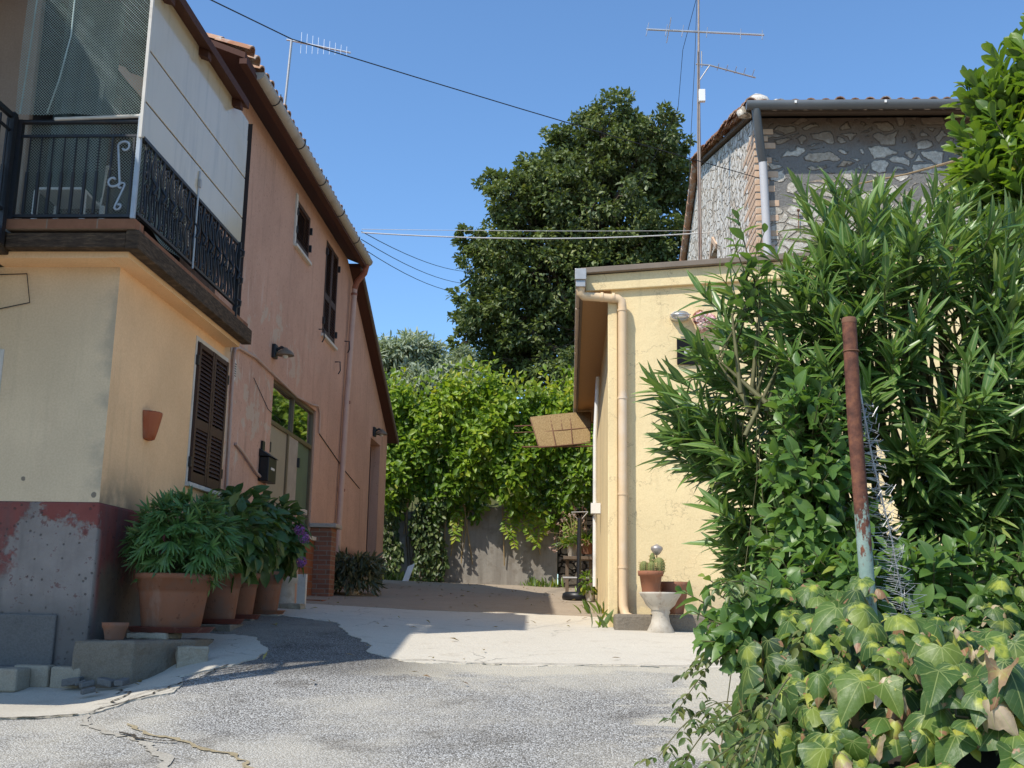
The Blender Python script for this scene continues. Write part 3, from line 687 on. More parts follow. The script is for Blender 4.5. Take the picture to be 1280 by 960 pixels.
mb = MB(); mb.box(-4.71, -4.68, 9.6, 10.5, 4.661, 6.7); mb.box(-4.709, -4.67, 9.52, 9.598, 4.661, 6.78); mb.box(-4.709, -4.67, 10.502, 10.58, 4.661, 6.78); mb.build('loggia_door', MAT['shutter'], cream)
# folded hanging sheet inside
mb = MB(); n = 26; X = []
for i in range(n):
    t = i / (n - 1); X.append((-4.60 + .45 * t + .02 * math.sin(t * 30), 8.98 + .18 * t + .05 * math.sin(t * 21)))
for a, b in zip(X[:-1], X[1:]): mb.quad((a[0], a[1], 5.1), (b[0], b[1], 5.1 + .0), (b[0] + .06, b[1], 7.0), (a[0] + .06, a[1], 7.0), smooth=True)
mb.build('curtain', simple('grey_green_curtain', (.055, .08, .078), .8, .2, 8, .1), cream)
t = thing('plastic_chair', 'white plastic chair just visible behind the front balcony railing', 'chair', (-4.35, 8.95, 4.66))
mb = MB(); mb.prism([(-4.56, 8.78, 5.06), (-4.14, 8.78, 5.06), (-4.16, 9.2, 5.04), (-4.54, 9.2, 5.04)], (0, 0, .025)); mb.build('seat', MAT['pvc_white'], t, .008)
mb = MB()
for k in range(5): mb.bar((-4.52 + k * .085, 9.19, 5.06), (-4.52 + k * .085, 9.27, 5.45), .035, .014)
mb.bar((-4.56, 9.27, 5.46), (-4.14, 9.27, 5.46), .06, .02); mb.build('backrest', MAT['pvc_white'], t, .004)
each('leg', MAT['pvc_white'], t, [lambda m, x=x, y=y: m.bar((x, y, 4.661), (x * .98 - .087, y, 5.06), .035, .035) for x in (-4.56, -4.14) for y in (8.8, 9.18)])
# side panels
for z0, z1 in ((5.40, 5.70), (5.715, 6.155), (6.17, 6.60)):
    mb = MB(); mb.box(-3.575, -3.54, 8.46, 11.27, z0, z1); mb.build('panel', MAT['panel'], cream, .004)
mb = MB()
for z in (5.7075, 6.1625): mb.box(-3.57, -3.548, 8.47, 11.26, z - .0075, z + .0075)
mb.build('seam_strip', MAT['iron'], cream)
mb = MB(); mb.box(-3.57, -3.545, 8.46, 11.27, 6.60, 6.82); mb.build('panel', MAT['panel'], cream)
mb = MB(); mb.box(-3.562, -3.537, 8.43, 8.458, 5.38, 6.9); mb.build('corner_trim', MAT['white_trim'], cream)
mb = MB(); mb.tube([(-3.535, 9.85, 4.7), (-3.535, 9.85, 5.66)], .012, 6); mb.box(-3.535, -3.515, 9.83, 9.87, 5.5, 5.58); mb.build('latch_rod', MAT['galv'], cream)
# railings
def scroll(mb, o, ux, uz, s, r):
    """S scroll in plane (ux,uz) centred at o, height s"""
    o, ux, uz = Vector(o), Vector(ux), Vector(uz); pts = []
    for k in range(16):
        a = k / 15 * 2.1 * math.pi * .8 + .3; q = .13 * s * (1 - k / 22)
        pts.append(o + uz * (.32 * s) + ux * (math.cos(a) * q * -1 + .02) + uz * math.sin(a) * q)
    pts = list(reversed(pts))
    for k in range(16):
        a = k / 15 * 2.1 * math.pi * .8 + .3; q = .13 * s * (1 - k / 22)
        pts.append(o - uz * (.32 * s) + ux * (math.cos(a) * q - .02) - uz * math.sin(a) * q)
    mb.tube(pts, r, 6)
rail = MB(); rail.tube([(-4.61, 8.5, 5.545), (-3.56, 8.5, 5.545)], .022, 8); rail.bar((-4.61, 8.5, 5.42), (-3.56, 8.5, 5.42), .02, .02); rail.bar((-4.61, 8.5, 4.72), (-3.56, 8.5, 4.72), .025, .025)
rail.bar((-4.60, 8.5, 4.69), (-4.60, 8.5, 5.56), .05, .05)
for i in range(7):
    x = -4.50 + i * .098; rail.bar((x, 8.5, 4.72), (x, 8.5, 5.43), .010, .010); rail.bar((x, 8.5, 4.74), (x, 8.5, 5.10), .024, .02)
for x in (-3.80, -3.62): rail.bar((x, 8.5, 4.72), (x, 8.5, 5.43), .014, .014)
ro = rail.build('front_railing', MAT['iron'], cream)
sc = MB(); scroll(sc, (-3.73, 8.495, 5.17), (1, 0, 0), (.10, 0, 1), .46, .010); scroll(sc, (-3.70, 8.495, 4.89), (-.8, 0, 0), (.2, 0, .9), .3, .009); sc.build('scroll', MAT['bluegrey_iron'], ro)
mb = MB(); mb.bar((-3.57, 8.48, 4.69), (-3.57, 8.48, 5.6), .036, .036); mb.build('corner_post', MAT['bluegrey_iron'], cream, .004)
mb = MB(); mb.tube([(-4.3, 8.475, 5.56), (-3.55, 8.475, 5.585)], .016, 6); mb.build('handrail_bar', MAT['white_trim'], cream)
rail = MB(); rail.bar((-3.55, 8.5, 5.40), (-3.55, 11.25, 5.40), .03, .03); rail.bar((-3.55, 8.5, 4.74), (-3.55, 11.25, 4.74), .03, .025)
y = 8.58; k = 0
while y < 11.22:
    rail.bar((-3.55, y, 4.74), (-3.55, y, 5.4), .014, .014)
    if k % 2 == 0:
        for s, zc in ((.30, 5.22), (.30, 4.92)): scroll(rail, (-3.548, y + .055, zc), (0, 1, 0), (0, 0, 1), s, .009)
    else:
        rail.tube([(-3.545, y + .055 + .02 * math.sin(q * 1.2), 4.76 + .62 * q / 12) for q in range(13)], .012, 6)
        rail.tube([(-3.52, y + .055, 5.0), (-3.50, y + .075, 5.07), (-3.54, y + .055, 5.14)], .014, 5)
    y += .11; k += 1
rail.bar((-3.53, 11.22, 4.45), (-3.53, 11.22, 5.42), .03, .03)
for z in (4.7, 4.95, 5.25): rail.tube([(-3.53, 11.22, z), (-3.49, 11.24, z + .03), (-3.48, 11.22, z + .07), (-3.52, 11.21, z + .09)], .014, 5)
rail.build('side_railing', MAT['iron'], cream)
# netting: two families of diagonal wires
def netting(mb, f, u0, u1, v0, v1, step, r):
    H = v1 - v0; W = u1 - u0; k = -H
    while k < W:
        for sgn in (1, -1):
            a0 = max(0, -k); a1 = min(H, W - k)
            if a1 - a0 > .01:
                pts = []
                for a in lin(a0, a1, 5):
                    u = k + a; u = u if sgn == 1 else W - u
                    pts.append(f(u0 + u, v0 + a))
                mb.tube(pts, r, 3, False)
        k += step
mb = MB(); netting(mb, lambda u, v: (u, 8.455 + .03 * math.sin(u * 3 + v * 2) + .012 * math.sin(u * 14), v), -4.62, -3.57, 5.58, 7.02, .025, .0021)
netting(mb, lambda u, v: (u, 8.53 + .02 * math.sin(u * 5), v), -4.6, -3.58, 4.72, 5.58, .026, .0016)
mb.build('netting', MAT['net'], cream)
mb = MB(); mb.tube([(-4.22, 8.44, 7.0), (-4.22, 8.44, 6.3), (-4.28, 8.44, 5.9), (-4.36, 8.45, 5.6)], .007, 5); mb.tube([(-4.54, 8.44, 7.0), (-4.56, 8.44, 6.2), (-4.59, 8.45, 5.6)], .007, 5); mb.build('net_seam', MAT['net'], cream)
# side netting behind the side railing
mb = MB(); netting(mb, lambda u, v: (-3.60 + .03 * math.sin(u * 6), 8.55 + u, v), 0, 1.2, 4.74, 5.40, .035, .0024); mb.build('netting', MAT['net'], cream)
# roof and soffit
def roof_slab(mb, xe, ze, xr, slope, y0, y1, th=.10):
    zr = ze + (xe - xr) * slope
    mb.prism([(xe, y0, ze), (xr, y0, zr), (xr, y0, zr + th), (xe, y0, ze + th)], (0, y1 - y0, 0))
mb = MB(); roof_slab(mb, -3.42, 6.77, -7.6, .36, 8.42, 10.86, .09); roof = mb.build('roof', MAT['soffit'], cream, .004)
each('rafter', MAT['soffit'], roof, [lambda m, y=y: m.prism([(-3.45, y, 6.70), (-4.7, y, 7.15), (-4.7, y, 7.235), (-3.45, y, 6.775)], (0, .09, 0)) for y in (8.6, 9.6, 10.66)])
def tile_field(x_eave, z_eave, slope, length, ys=None, along='y', y0=0, y1=1, pitch=.2, r=.085, course=.36, sgn=-1, jitter=.012):
    """half-round cover tiles. along='y': rows repeat in Y, slope runs in X (sgn direction)."""
    mb = MB(); n = int(round((y1 - y0) / pitch))
    cs = math.cos(math.atan(slope)); sn = math.sin(math.atan(slope))
    for i in range(n + 1):
        c = y0 + (y1 - y0) * i / max(n, 1)
        for j in range(int(length / course) + 1):
            s0 = j * course - .03; s1 = s0 + course + .05
            ra, rb = r * 1.06, r * .86; jz = random.uniform(-jitter, jitter); jc = random.uniform(-jitter, jitter)
            vs = []
            for s_, rr, lift in ((s0, ra, .028), (s1, rb, .0)):
                for k in range(7):
                    a = math.pi * k / 6; lat = math.cos(a) * rr + jc; up = math.sin(a) * rr * .85 + lift + jz
                    h = s_ * cs - up * sn; z = z_eave + s_ * sn + up * cs
                    vs.append((x_eave + sgn * h, c + lat, z) if along == 'y' else (c + lat, x_eave + sgn * h, z))
            fs = [(k, k + 1, 8 + k, 7 + k) for k in range(6)]
            mb.add(vs, fs, True)
            # thickness lip at the lower end
            vs2 = []
            for rr in (ra, ra - .018):
                for k in range(7):
                    a = math.pi * k / 6; lat = math.cos(a) * rr + jc; up = math.sin(a) * rr * .85 + .028 + jz
                    h = s0 * cs - up * sn; z = z_eave + s0 * sn + up * cs
                    vs2.append((x_eave + sgn * h, c + lat, z) if along == 'y' else (c + lat, x_eave + sgn * h, z))
            mb.add(vs2, fs)
    return mb
tile_field(-3.72, 6.975, .36, 3.9, y0=8.5, y1=10.8).build('roof_tiles', MAT['tiles'], cream)
# wall pipe on the cream facade, and fittings
mb = MB(); mb.tube([(-3.765, 12.10, 2.6), (-3.765, 12.06, 3.6), (-3.765, 12.02, 4.38), (-3.765, 12.06, 4.46), (-3.765, 12.2, 4.50), (-3.765, 12.9, 4.545), (-3.765, 13.3, 4.53)], .018, 8); 
mb.tube([(-3.765, 13.3, 4.53), (-3.765, 14.2, 4.50), (-3.765, 15.0, 4.47), (-3.765, 15.9, 4.53), (-3.765, 16.25, 4.58), (-3.765, 16.4, 4.5), (-3.765, 16.42, 4.2)], .015, 8); mb.build('conduit', MAT['conduit'], cream)
mb = MB(); mb.prism([(-3.788, 12.126 + .05 * math.cos(a), 4.23 + .12 * math.sin(a)) for a in lin(0, 2 * math.pi * 15 / 16, 16)], (.015, 0, 0)); vg = mb.build('vent', MAT['white_trim'], cream)
mb = MB()
for k in range(6): mb.box(-3.774, -3.770, 12.092, 12.16, 4.155 + k * .027, 4.166 + k * .027)
mb.build('vent_slots', MAT['black'], vg)
# terrace landing reaching towards the viewer at the left
mb = MB(); mb.box(-9.5, -4.635, 5.7, 8.845, 4.42, 4.60); mb.build('terrace_slab', MAT['beam'], cream, .01)
mb = MB()
mb.bar((-4.62, 5.75, 5.55), (-4.62, 8.46, 5.55), .04, .04); mb.bar((-4.62, 5.75, 5.42), (-4.62, 8.46, 5.42), .02, .02); mb.bar((-4.62, 5.75, 4.74), (-4.62, 8.46, 4.74), .03, .025)
y = 5.8
while y < 8.4: mb.bar((-4.62, y, 4.74), (-4.62, y, 5.5), .014, .014); mb.bar((-4.62, y, 4.78), (-4.62, y, 5.1), .024, .022); y += .115
for y in (5.75, 7.1, 8.40): mb.bar((-4.62, y, 4.45), (-4.62, y, 5.58), .06, .06)
mb.build('terrace_railing', MAT['iron'], cream)
mb = MB()
for x in (-9.2, -7.2): mb.box(x, x + .3, 5.9, 6.2, .3, 4.42)
mb.build('terrace_pillar', MAT['cream_front'], cream)
mb = MB(); mb.prism([(-4.62, 5.75, 6.95), (-4.62, 7.9, 7.05), (-4.97, 8.78, 7.09), (-9.5, 8.78, 7.09), (-9.5, 3.6, 6.9)], (0, 0, .08)); mb.build('added_shade_canopy', MAT['soffit'], cream)  # unseen canopy, added and shaped to throw shade on the front wall
each('added_canopy_post', MAT['oldwood'], cream, [lambda m: m.box(-4.74, -4.64, 5.8, 5.9, 4.6, 6.95), lambda m: m.box(-9.2, -9.1, 4.2, 4.3, .2, 6.92)])  # posts for the added shade canopy, also out of view
mb = MB(); mb.tube([(-4.9, 8.83, 4.32), (-4.58, 8.83, 4.33), (-4.53, 8.83, 4.08), (-4.9, 8.83, 4.0)], .005, 5); mb.build('cable', MAT['cable'], cream)

# ------------------------------------------------------------------ pink house
pink = thing('pink_house', 'tall weathered pink rendered house with sloping eave, brown shutters and brick porch pillars', 'house', (-7, 17, 1.7))
def ptop(u): return 7.42 if u < 18.0 else 7.42 - (u - 18.0) * .475
mb = MB()
facade(mb, fx, 11.97, 22.75, 1.2, ptop, [(14.45, 15.25, 6.50, 7.16), (16.36, 17.26, 5.72, 7.22), (13.82, 16.25, 1.5, 4.5), (20.85, 21.95, 1.5, 4.83)], .22, extra=(18.0,))
mb.quad((XF, 11.975, 4.0), (-11, 11.975, 4.0), (-11, 11.975, 10), (XF, 11.975, 7.42)); mb.quad((XF, 22.75, 1.2), (-11, 22.75, 1.2), (-11, 22.75, 5.16), (XF, 22.75, 5.16)); mb.quad((-11, 11.975, 1.2), (-11, 22.75, 1.2), (-11, 22.75, 9), (-11, 11.975, 9))
mb.build('wall', MAT['pink'], pink)
window_shut(pink, fx, 14.45, 15.25, 6.50, 7.16, n=1, split=(), w=.03)
window_shut(pink, fx, 16.36, 17.26, 5.72, 7.22, n=2, w=.03)
mb = MB(); mb.box(XF - .001, XF + .02, 14.37, 14.45, 6.46, 7.2); mb.build('reveal_trim', MAT['white_trim'], pink)
each('wall_hook', MAT['iron'], pink, [lambda m, y=y, z=z: m.tube([(-3.78, y, z), (-3.70, y, z), (-3.69, y, z - .14), (-3.72, y, z - .2)], .010, 5) for y, z in ((16.1, 5.72), (17.35, 5.5), (18.0, 6.0))])
# roofs
mb = MB(); roof_slab(mb, -3.50, 7.36, -8, .40, 10.86, 18.2, .07); proof = mb.build('roof', MAT['soffit'], pink, .004)
mb = MB(); mb.prism([(-3.62, 18.2, 7.42), (-3.62, 23.0, 5.10), (-3.62, 23.0, 5.03), (-3.62, 18.2, 7.35)], (-4.4, 0, 0)); mb.build('lean_to_roof', MAT['soffit'], pink, .004)
mb = MB(); mb.prism([(-3.59, 18.2, 7.44), (-3.59, 23.05, 5.10), (-3.59, 23.05, 5.0), (-3.59, 18.2, 7.34)], (-.028, 0, 0)); mb.build('verge_board', MAT['oldwood'], pink)
tile_field(-3.50, 7.44, .40, 4.5, y0=10.95, y1=18.1).build('roof_tiles', MAT['tiles'], pink)
mb = MB(); mb.box(-3.56, -3.48, 10.86, 18.2, 7.30, 7.36); mb.build('fascia', MAT['soffit'], pink)
g = MB(); n = 9; prof = [(-3.50 + .08 * math.cos(math.pi + math.pi * k / (n - 1)) + .03, 7.395 + .085 * math.sin(math.pi + math.pi * k / (n - 1))) for k in range(n)]
YG0, YG1 = 11.25, 18.15
ring = prof + [(x * 1.0 + (-3.47 - x) * .08, z + .006) for x, z in reversed(prof)]
m = len(ring); vs = [(x, yy, z + (yy - YG0) * .006) for yy in (YG0, YG1) for x, z in ring]
g.add(vs, [(i, (i + 1) % m, m + (i + 1) % m, m + i) for i in range(m)], True)
g.add([(x, YG0, z) for x, z in prof], [tuple(range(n))]); g.add([(x, YG1, z + .04) for x, z in prof], [tuple(range(n))])
gut = g.build('gutter', MAT['gutter'], pink)
each('gutter_strap', MAT['iron'], gut, [lambda m, y=y: m.tube([(x + (x + 3.47) * .06, y, z - .004 + (y - YG0) * .006) for x, z in prof] + [(-3.385, y, 7.45)], .007, 5) for y in (11.9, 13.15, 14.4, 15.65, 16.9)])
mb = MB(); mb.tube([(-3.48, 18.08, 7.36), (-3.52, 18.12, 7.22), (-3.66, 18.22, 7.10), (-3.70, 18.24, 6.98)], .05, 10); mb.build('pipe_elbow', MAT['copper'], pink)
mb = MB(); mb.tube([(-3.70, 18.24, 7.0), (-3.72, 18.1, 4.9), (-3.72, 17.93, 2.3)], .046, 12); dp = mb.build('downpipe', MAT['pink_pipe'], pink)
each('pipe_clip', MAT['copper'], dp, [lambda m, t=t: m.tube([(-3.703 - .02 * t, 18.23 - .2 * t * 1.1, 6.9 - 4.2 * t), (-3.703 - .02 * t, 18.23 - .2 * t * 1.1, 6.86 - 4.2 * t)], .055, 12) for t in (.0, .45, .8)])
# glazed porch door
door = MB(); door.quad((-4.0, 13.82, 1.5), (-4.0, 16.25, 1.5), (-4.0, 16.25, 4.5), (-4.0, 13.82, 4.5)); door = door.build('porch_door', MAT['dark'], pink)
def bx(name, mat, parent, *b, bevel=.004):
    mb = MB(); mb.box(*b); return mb.build(name, mat, parent, bevel)
bx('transom_glass', MAT['glass'], door, -3.86, -3.85, 13.86, 16.22, 3.97, 4.47, bevel=0)
fr = MB(); 
for a, b, c, d in ((13.82, 13.87, 1.6, 4.5), (16.2, 16.25, 1.6, 4.5), (13.87, 16.2, 4.45, 4.5), (13.87, 16.2, 3.92, 3.975), (15.02, 15.06, 3.975, 4.45), (14.82, 14.88, 1.6, 3.92)): fr.box(-3.90, -3.815, a, b, c, d)
fr.build('door_frame', MAT['gold_frame'], door, .004)
bx('door_panel', MAT['beige_panel'], door, -3.88, -3.84, 13.87, 14.82, 1.7, 3.92)
bx('door_panel', MAT['grey_panel'], door, -3.86, -3.825, 14.88, 15.42, 1.7, 3.92)
bx('door_panel', MAT['green_panel'], door, -3.88, -3.845, 15.42, 15.80, 1.7, 3.92)
bx('door_panel', MAT['green_panel'], door, -3.89, -3.855, 15.81, 16.2, 1.7, 3.92)
each('hinge', MAT['iron'], door, [lambda m: m.box(-3.835, -3.80, 13.88, 13.93, 3.55, 3.68), lambda m: m.box(-3.823, -3.79, 15.40, 15.45, 3.55, 3.68)])
# porch side walls
mb = MB(); mb.box(XF, -3.42, 13.9, 14.15, 1.4, 2.78); mb.build('porch_wall', MAT['pink'], pink, .01)
bx('porch_cap', MAT['cap'], pink, XF - .0, -3.36, 13.84, 14.22, 2.782, 2.85, bevel=.008)
mb = MB(); mb.box(XF + .004, -3.47, 16.28, 16.62, 1.5, 2.78); mb.build('porch_pillar', MAT['brick'], pink, .008)
bx('porch_cap', MAT['cap'], pink, XF, -3.40, 16.22, 16.68, 2.782, 2.84, bevel=.008)
mb = MB(); mb.box(-3.80, -3.72, 14.16, 16.27, 1.4, 2.58); mb.build('tiled_wall', MAT['tile_wall'], pink)
bx('porch_sill', MAT['white_trim'], pink, -3.82, -3.69, 14.16, 16.27, 2.582, 2.64, bevel=.006)
bx('door_step', MAT['tile_wall'], pink, -3.72, -3.28, 15.0, 16.26, 1.5, 1.735, bevel=.01)
bx('far_door', MAT['shutter'], pink, -4.0, -3.97, 20.85, 21.95, 1.9, 4.8)
bx('far_sill', MAT['cap'], pink, -3.80, -3.68, 20.6, 22.2, 2.44, 2.49)
# ground base edge
mb = MB(); mb.tube([(-3.77, 12.32, 3.42), (-3.76, 12.6, 3.36), (-3.76, 13.2, 3.20), (-3.76, 13.6, 3.14), (-3.76, 13.66, 3.1), (-3.76, 13.66, 2.6)], .017, 8); mb.build('conduit', MAT['conduit'], pink)
each('cable', MAT['cable'], pink, [lambda m: m.tube([(-3.78, 12.9, 4.3), (-3.78, 13.6, 4.05), (-3.78, 14.2, 4.0)], .004, 4), lambda m: m.tube([(-3.78, 16.5, 4.2), (-3.78, 18.5, 3.9), (-3.78, 19.9, 3.75)], .007, 4)])

# ------------------------------------------------------------------ fittings hung on the left houses
def wall_lamp(loc, label):
    t = thing('wall_lamp', label, 'wall lamp', loc, 'rusty outdoor lamps on the pink house'); x, y, z = loc
    mb = MB(); mb.box(x, x + .05, y - .07, y + .07, z - .1, z + .08); mb.tube([(x + .03, y, z), (x + .11, y, z + .05), (x + .155, y, z + .02)], .02, 8); mb.build('bracket', MAT['iron'], t, .01)
    mb = MB(); mb.lathe((x + .16, y, z - .06), [(.115, 0), (.108, .025), (.075, .06), (.04, .08), (.025, .1)], 18); mb.build('lamp_shade', simple('rusty_enamel_shade', (.20, .15, .10), .6, .4, 20, .2), t)
    mb = MB(); mb.lathe((x + .16, y, z - .10), [(.02, 0), (.04, .02), (.035, .045), (.02, .06)], 12); mb.build('bulb', MAT['white_trim'], t)
wall_lamp((-3.79, 13.7, 4.82), 'rusty wall lamp with black bracket above the glazed porch door')
wall_lamp((-3.79, 21.1, 4.98), 'small rusty wall lamp high beside the far brown doorway of the pink house')
t = thing('mailbox', 'black metal mailbox on the pink wall left of the porch door', 'mailbox', (-3.79, 13.5, 3.1))
mb = MB(); mb.box(-3.785, -3.66, 13.36, 13.72, 3.12, 3.42); mb.build('box', MAT['black'], t, .01)
mb = MB(); mb.prism([(-3.785, 13.34, 3.423), (-3.64, 13.34, 3.423), (-3.785, 13.34, 3.52)], (0, .40, 0)); mb.build('lid', MAT['black'], t, .006)
mb = MB(); mb.box(-3.785, -3.76, 13.40, 13.5, 3.5, 3.62); mb.build('bracket', MAT['black'], t)
mb = MB(); mb.box(-3.66, -3.655, 13.46, 13.62, 3.27, 3.30); mb.build('name_plate', MAT['white_trim'], t)
# half pot on the cream wall
t = thing('wall_planter', 'fluted orange red half pot hung on the cream side wall', 'planter', (-3.79, 9.72, 3.06))
mb = MB(); n = 22; prof = [(.055, 0), (.075, .01), (.095, .08), (.115, .17), (.128, .235), (.128, .25), (.112, .25), (.10, .15)]
vs = []
for r, z in prof:
    for k in range(n):
        a = -math.pi / 2 + math.pi * k / (n - 1); rr = r * (1 + .035 * math.sin(a * 26))
        vs.append((-3.787 + rr * math.cos(a) * .95, 9.72 + rr * math.sin(a), 3.06 + z))
mb.add(vs, [(i * n + k, i * n + k + 1, (i + 1) * n + k + 1, (i + 1) * n + k) for i in range(len(prof) - 1) for k in range(n - 1)], True); mb.add(vs[:n], [tuple(range(n))])
mb.build('pot', MAT['terra_wall'], t)
# aerial on the left roof
t = thing('tv_aerial', 'thin single boom tv aerial on a bent mast above the left roof', 'aerial', (-3.9, 14, 7.6))
mb = MB(); mb.tube([(-3.97, 14, 7.3), (-3.92, 14, 8.3), (-3.88, 14, 9.3)], .018, 8); mb.build('mast', MAT['galv'], t)
mb = MB(); mb.tube([(-3.95, 14, 9.3), (-3.06, 14.05, 9.12)], .014, 6)
for k in range(9):
    x = -3.75 + k * .08; zz = 9.26 - k * .016; l = .16 - k * .012
    mb.tube([(x, 14.02, zz - l), (x, 14.02, zz + l)], .004, 4)
mb.build('boom', MAT['alu'], t)
t = tag(MB().tube([(-3.4, 8.6, 6.86), (-2.91, 10.5, 7.38)] + [(-2.91 + 5.71 * s, 10.5 + 5.42 * s, 7.38 + .64 * s + .42 * s * (1 - s) * -.2) for s in (.2, .4, .6, .8, 1)], .0065, 6).build('overhead_cable', MAT['cable']), 'long black cable sagging from the left eave to the stone house corner', 'cable')
def cable(label, pts, r, mat, sag=.15):
    a, b = Vector(pts[0]), Vector(pts[1])
    q = [a.lerp(b, s) - Vector((0, 0, sag * 4 * s * (1 - s))) for s in lin(0, 1, 13)]
    return tag(MB().tube(q, r, 5).build('overhead_cable', mat), label, 'cable')
cable('thick pale cable strung level across the lane between the two tall houses', [(-3.6, 18.1, 7.94), (2.74, 21, 8.96)], .012, MAT['whitecable'], .12)
cable('thin grey cable running just above the thick pale one', [(-3.6, 18.1, 8.0), (2.74, 21.3, 9.1)], .005, MAT['whitecable'], .02)
cable('topmost of three thin dark wires dropping behind the big oak', [(-3.6, 18.1, 7.96), (-3.0, 34, 12.2)], .007, MAT['cable'], .2)
cable('middle of three thin dark wires dropping behind the big oak', [(-3.6, 18.1, 7.82), (-3.0, 34, 11.8)], .007, MAT['cable'], .22)
cable('lowest of three thin dark wires dropping behind the big oak', [(-3.6, 18.1, 7.68), (-3.0, 34, 11.5)], .007, MAT['cable'], .25)

# ------------------------------------------------------------------ potted plants along the left wall
def pot(mb, c, r, h, rim=.05):
    return mb.lathe(c, [(r * .74, 0), (r * .76, .01), (r * .88, h * .62), (r * .905, h * .70), (r * .925, h * .705), (r * .945, h - rim), (r, h - rim + .005), (r * 1.01, h - .008), (r * .99, h), (r * .9, h), (r * .88, h - .05), (.001, h - .05)], 36)
def saucer(mb, c, r): return mb.lathe(c, [(r * .9, 0), (r, .04), (r * 1.02, .045), (r * .97, .045), (r * .9, .02), (.001, .018)], 32)
def clump(n, c, R, squash=(1, 1, 1), hollow=.35, up=.4):
    d = rdir(n); rr = (hollow + (1 - hollow) * RNG.random(n) ** .6)[:, None]
    P = A(*c) + d * rr * A(*squash) * R
    D = norm(d + rdir(n) * .6 + A(0, 0, -.15)); N = norm(d + rdir(n) * .5 + A(0, 0, up))
    return P, D, N
def potted(label, x, y, z, r, h, kind, fr, fh, dx=0, dy=0, saucer_mat='terra_red', n=None):
    t = thing('potted_plant', label, 'potted plant', (x, y, z), 'terracotta pots in a row against the left wall')
    po = pot(MB(), (x, y, z + .045), r, h).build('pot', MAT['terra'], t); saucer(MB(), (x, y, z), r * 1.12).build('saucer', MAT[saucer_mat], t)
    mb = MB(); mb.lathe((x, y, z + h - .01), [(.001, 0), (r * .87, 0), (r * .87, .01), (.001, .02)], 20); mb.build('soil', MAT['soil'], po)
    zc = z + h + fh * .5
    st = MB()
    for k in range(12):
        a = random.uniform(0, 6.28); q = random.uniform(.2, .75) * fr
        st.tube([(x + math.cos(a) * r * .3, y + math.sin(a) * r * .3, z + h), (x + dx * .5 + math.cos(a) * q * .6, y + dy * .5 + math.sin(a) * q * .6, zc), (x + dx + math.cos(a) * q, y + dy + math.sin(a) * q, zc + fh * random.uniform(.1, .42))], [.008, .006, .003], 5)
    st.build('stem', MAT['stem'], t)
    c = (x + dx, y + dy, zc)
    if kind == 'palm':
        P0, D0, N0 = clump(n or 190, c, 1, (fr, fr, fh * .55), .45, .5)
        bs = []
        for k in range(7):
            a = (k - 3) * .36
            B0 = np.cross(D0, N0); B0 = norm(B0)
            D = norm(D0 * math.cos(a) + B0 * math.sin(a) + A(0, 0, -.25)); N = norm(N0 + D0 * .3)
            bs.append((T_BLADE, P0, D, N, RNG.uniform(.12, .19, len(P0)) * (1 - .06 * abs(k - 3)), np.clip(RNG.normal(.5, .22, len(P0)), 0, 1)))
        leaves('foliage', MAT['palmate'], bs, t)
    else:
        P, D, N = clump(n or 420, c, 1, (fr, fr, fh * .55), .35, .7)
        D[:, 2] -= .25
        leaves('foliage', MAT['hydrangea'], [(T_BROAD, P, D, N, RNG.uniform(.11, .19, len(P)), np.clip(RNG.normal(.45, .25, len(P)), 0, 1))], t)
    return t
zp = 1.40
p1 = potted('big terracotta pot nearest the corner with a dense bush of finger shaped leaves', -3.30, 9.35, zp, .315, .43, 'palm', .44, .66, .03, .05, n=400)
p2 = potted('second terracotta pot from the corner with a leafy bush of broad leaves', -3.31, 10.55, 1.46, .235, .42, 'broad', .40, .70, .02, .1, n=420)
p3 = potted('third terracotta pot from the corner, half hidden, with dark broad leaves', -3.38, 11.42, 1.50, .225, .41, 'broad', .42, .90, -.02, .1, n=460)
p4 = potted('fourth and farthest terracotta pot with purple flower heads among its leaves', -3.31, 12.15, 1.545, .22, .41, 'broad', .36, .78, .04, .12, 'terra', n=430)
def bloom(c, r, mat, name, parent, n=90, t=T_SMALL, s=.035):
    d = rdir(n); P = A(*c) + d * r * RNG.uniform(.8, 1, (n, 1)); D = norm(np.cross(d, rdir(n))); leaves(name, MAT[mat], [(t, P, D, d, np.full(n, s), RNG.random(n))], parent)
bloom((-2.90, 11.95, 2.44), .06, 'purple', 'flower', p4); bloom((-2.86, 12.02, 2.36), .065, 'purple', 'flower', p4); bloom((-2.87, 12.0, 2.10), .06, 'purple', 'flower', p4)
# step, bricks and small pot
CL = bpy.data.textures.new('worn_clouds', 'CLOUDS'); CL.noise_scale = .09; CL.noise_depth = 3
CL2 = bpy.data.textures.new('worn_clouds_big', 'CLOUDS'); CL2.noise_scale = .35; CL2.noise_depth = 2
def worn(o, amt=.022, lev=4):
    sb = o.modifiers.new('cut', 'SUBSURF'); sb.subdivision_type = 'SIMPLE'; sb.levels = lev; sb.render_levels = lev
    for t, k in ((CL, amt), (CL2, amt * 1.6)):
        d = o.modifiers.new('wear', 'DISPLACE'); d.texture = t; d.strength = k; d.mid_level = .5; d.texture_coords = 'GLOBAL'
    return o
def slab_thing(name, label, cat, pts, z0, z1, mat, bevel=.012):
    mb = MB(); mb.prism([(x, y, z0) for x, y in pts], (0, 0, z1 - z0)); o = worn(mb.build(name, mat, None, bevel)); return tag(o, label, cat)
slab_thing('stone_step', 'rough grey brown concrete step under the small pot at the house corner', 'step', [(-3.74, 8.50), (-3.28, 8.52), (-3.02, 9.15), (-3.05, 9.75), (-3.76, 9.75)], .85, 1.345, MAT['step'], .02)
